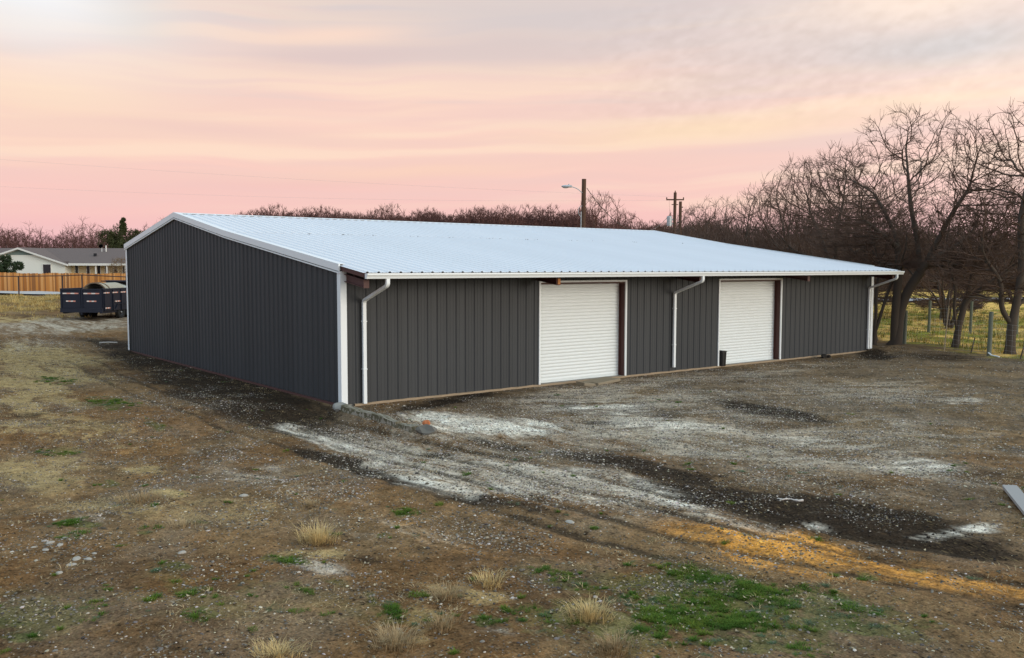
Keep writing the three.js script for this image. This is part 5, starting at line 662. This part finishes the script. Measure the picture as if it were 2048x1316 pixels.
  { const list = [], colors = []; for (let t = 0; t < 900000 && list.length < 22000; t++) { const x = gx(-10, 14), z = gx(-30, 17); if (!inView(x, z)) continue; const k = mask('s', x, z) * 0.8 + 0.16 * smooth(0.5, 0.66, fbm(x * 0.9 + 15, z * 0.9 + 40, 3)) * (1 - mask('w', x, z)) * (x < 0 || z > 9 ? 1 : 0.15); if (rnd() > k) continue; const s = 0.6 + rnd() * 0.9; list.push([x, height(x, z) - 0.004, z, s, s * (0.2 + rnd() ** 2), s, rnd() * 6.28]); const l = mix(0.5, 1.2, rnd()); colors.push([0.5 * l, 0.37 * l, 0.2 * l]); } scatter('dry_grass', 'flattened dry grass litter over the near ground', blades(13, 7, 0.06, 0.1, 0.0021, 1.6), leafy([1, 1, 1]), list, colors); }
  { const list = [], colors = []; for (let t = 0; t < 400000 && list.length < 12000; t++) { const left = rnd() < 0.5, x = left ? gx(-14, 14) : gx(27, 70), z = left ? gx(-62, -34) : gx(-34, 9); if (left ? z > -40 - noise(x, z) * 6 && rnd() > 0.1 : fieldSide(x, z) < 1 || rnd() > 1.4 - fieldSide(x, z) * 0.03) continue; const s = 2.2 + rnd() * 2.2; list.push([x, height(x, z) - 0.01, z, s, s * (0.5 + rnd()), s, rnd() * 6.28]); const g = !left && rnd() < 0.6, l = 0.7 + rnd() * 0.6; colors.push(g ? [0.21 * l, 0.2 * l, 0.04 * l] : [0.52 * l, 0.37 * l, 0.14 * l]); } scatter('pasture_grass', 'tan and green grass of the pasture and the rough bank', blades(17, 12, 0.06, 0.12, 0.0035, 1.0), leafy([1, 1, 1]), list, colors); }
  { const list = [], colors = [], g = (() => { const b = new MB(); b.quad(V(-1, 0.1, 0), V(0, 0, 0.55), V(0, 0, -0.55), V(-1, 0.1, 0)); b.tri(V(0, 0, 0.55), V(1, 0.45, 0), V(0, 0, -0.55)); b.tri(V(-1, 0.1, 0), V(0, 0, 0.55), V(0, 0, -0.55)); return b.geo(); })(); for (let t = 0; t < 300000 && list.length < 1500; t++) { const x = gx(-10, 12), z = gx(0, 17); if (!inView(x, z) || rnd() > 0.02 + mask('n', x, z) * 0.35) continue; const s = 0.014 + rnd() * 0.018; list.push([x, height(x, z) + 0.012 + rnd() * 0.025 * mask('n', x, z), z, s, s, s * 0.9, rnd() * 6.28, (rnd() - 0.5) * 0.9]); const l = 0.7 + rnd() * 0.5; colors.push([0.42 * l, 0.34 * l, 0.22 * l]); } scatter('fallen_leaves', 'curled tan fallen leaves on the grass mats', g, leafy([1, 1, 1]), list, colors); }
  // tufts of tall dry grass, one by one: x, z, height, width, blades, green at the foot
  const straw = [[0.6, 0.44, 0.2], [0.36, 0.25, 0.13], [0.42, 0.31, 0.17]].map(leafy);
  const tufts = [
    [-5.38, 9.6, 0.26, 0.5, 330, 'upright golden tuft of dry grass left of the middle of the foreground'], [-6.5, 6.05, 0.15, 0.75, 330, 'wide matted tuft of dry grass below the dark track on the left'], [-6.5, 7.85, 0.13, 0.4, 160, 'low tuft of dry grass between the wide mat and the golden tuft'],
    [-4.4, 13.6, 0.17, 0.5, 330, 'straw tuft beside the green mats, lower right of the middle'], [-5.2, 12.3, 0.13, 0.48, 260, 'brownish tuft of dry grass above the lone green mat in the middle'], [-6.28, 13.0, 0.19, 0.38, 260, 'ragged tall tuft of dry grass at the bottom, left of the middle'],
    [-7.2, 12.5, 0.13, 0.5, 280, 'tuft of dry grass cut by the bottom edge, left of the ragged one'], [-4.78, 14.35, 0.16, 0.4, 240, 'tuft of dry grass at the bottom edge below the straw tuft'], [-4.7, 8.0, 0.14, 0.3, 120, 'small tuft of dry grass behind the golden tuft'], [-4.6, 12.2, 0.15, 0.4, 150, 'loose tuft of dry grass just right of the brownish one'], [-5.7, 12.9, 0.14, 0.42, 150, 'flattened tuft of dry grass between the brownish and the ragged ones'],
  ];
  tufts.forEach(([x, z, h, w, n, label], i) => { const g = thing('dry_grass_tuft', label, 'grass tuft', onGround(x, z, -0.01), i); part('blades', blades(401 + i, Math.round(n * 1.5), h, w, 0.0027, 0.85), straw[i % 3], g); part('dead_blades', blades(431 + i, n, h * 0.45, w * 1.2, 0.0026, 1.3), leafy([0.2, 0.135, 0.07]), g); });
  const pale = std([0.38, 0.35, 0.3], 0.9), stone = (x, z, a, b, c, seed, label, group) => { const m = part('white_stone', rocky(seed, a, b, c, 2, 0.3), pale, scene); m.position.set(...onGround(x, z, b * 0.1)); m.rotation.y = seed; tag(m, label, 'stone', group); };
  stone(-5.26, 6.83, 0.075, 0.03, 0.06, 31, 'flat white stone alone on the dirt above the golden grass tuft'); stone(-6.93, 9.09, 0.05, 0.025, 0.04, 32, 'white stone between the white stone cluster and the golden grass tuft'); stone(-2.32, 11.0, 0.08, 0.02, 0.05, 33, 'flat white stone left of the orange clay patch'); stone(-5.45, 14.35, 0.06, 0.04, 0.05, 34, 'rounded white rock at the bottom edge of the foreground');
  [[-8.1, 7.62, 0.06], [-8.02, 7.8, 0.05], [-8.2, 7.9, 0.045], [-7.9, 7.5, 0.04], [-7.98, 8.5, 0.065], [-7.88, 8.6, 0.05], [-8.08, 8.72, 0.06], [-8.26, 8.92, 0.055], [-7.75, 8.35, 0.035], [-8.3, 7.7, 0.035]].forEach(([x, z, s], i) => stone(x, z, s, s * 0.36, s * 0.7, 41 + i, `${['largest', 'second', 'lowest', 'uppermost', 'lower', 'right-hand', 'left-hand', 'outermost', 'solitary', 'smallest left'][i]} white limestone chunk in the ${i < 4 || i === 9 ? 'upper' : 'lower'} part of the left foreground cluster`, 'white stones clustered at the left'));
}
scene.traverse((o) => { if (o.isMesh) { o.castShadow = true; o.receiveShadow = true; } });
renderer.render(scene, camera);
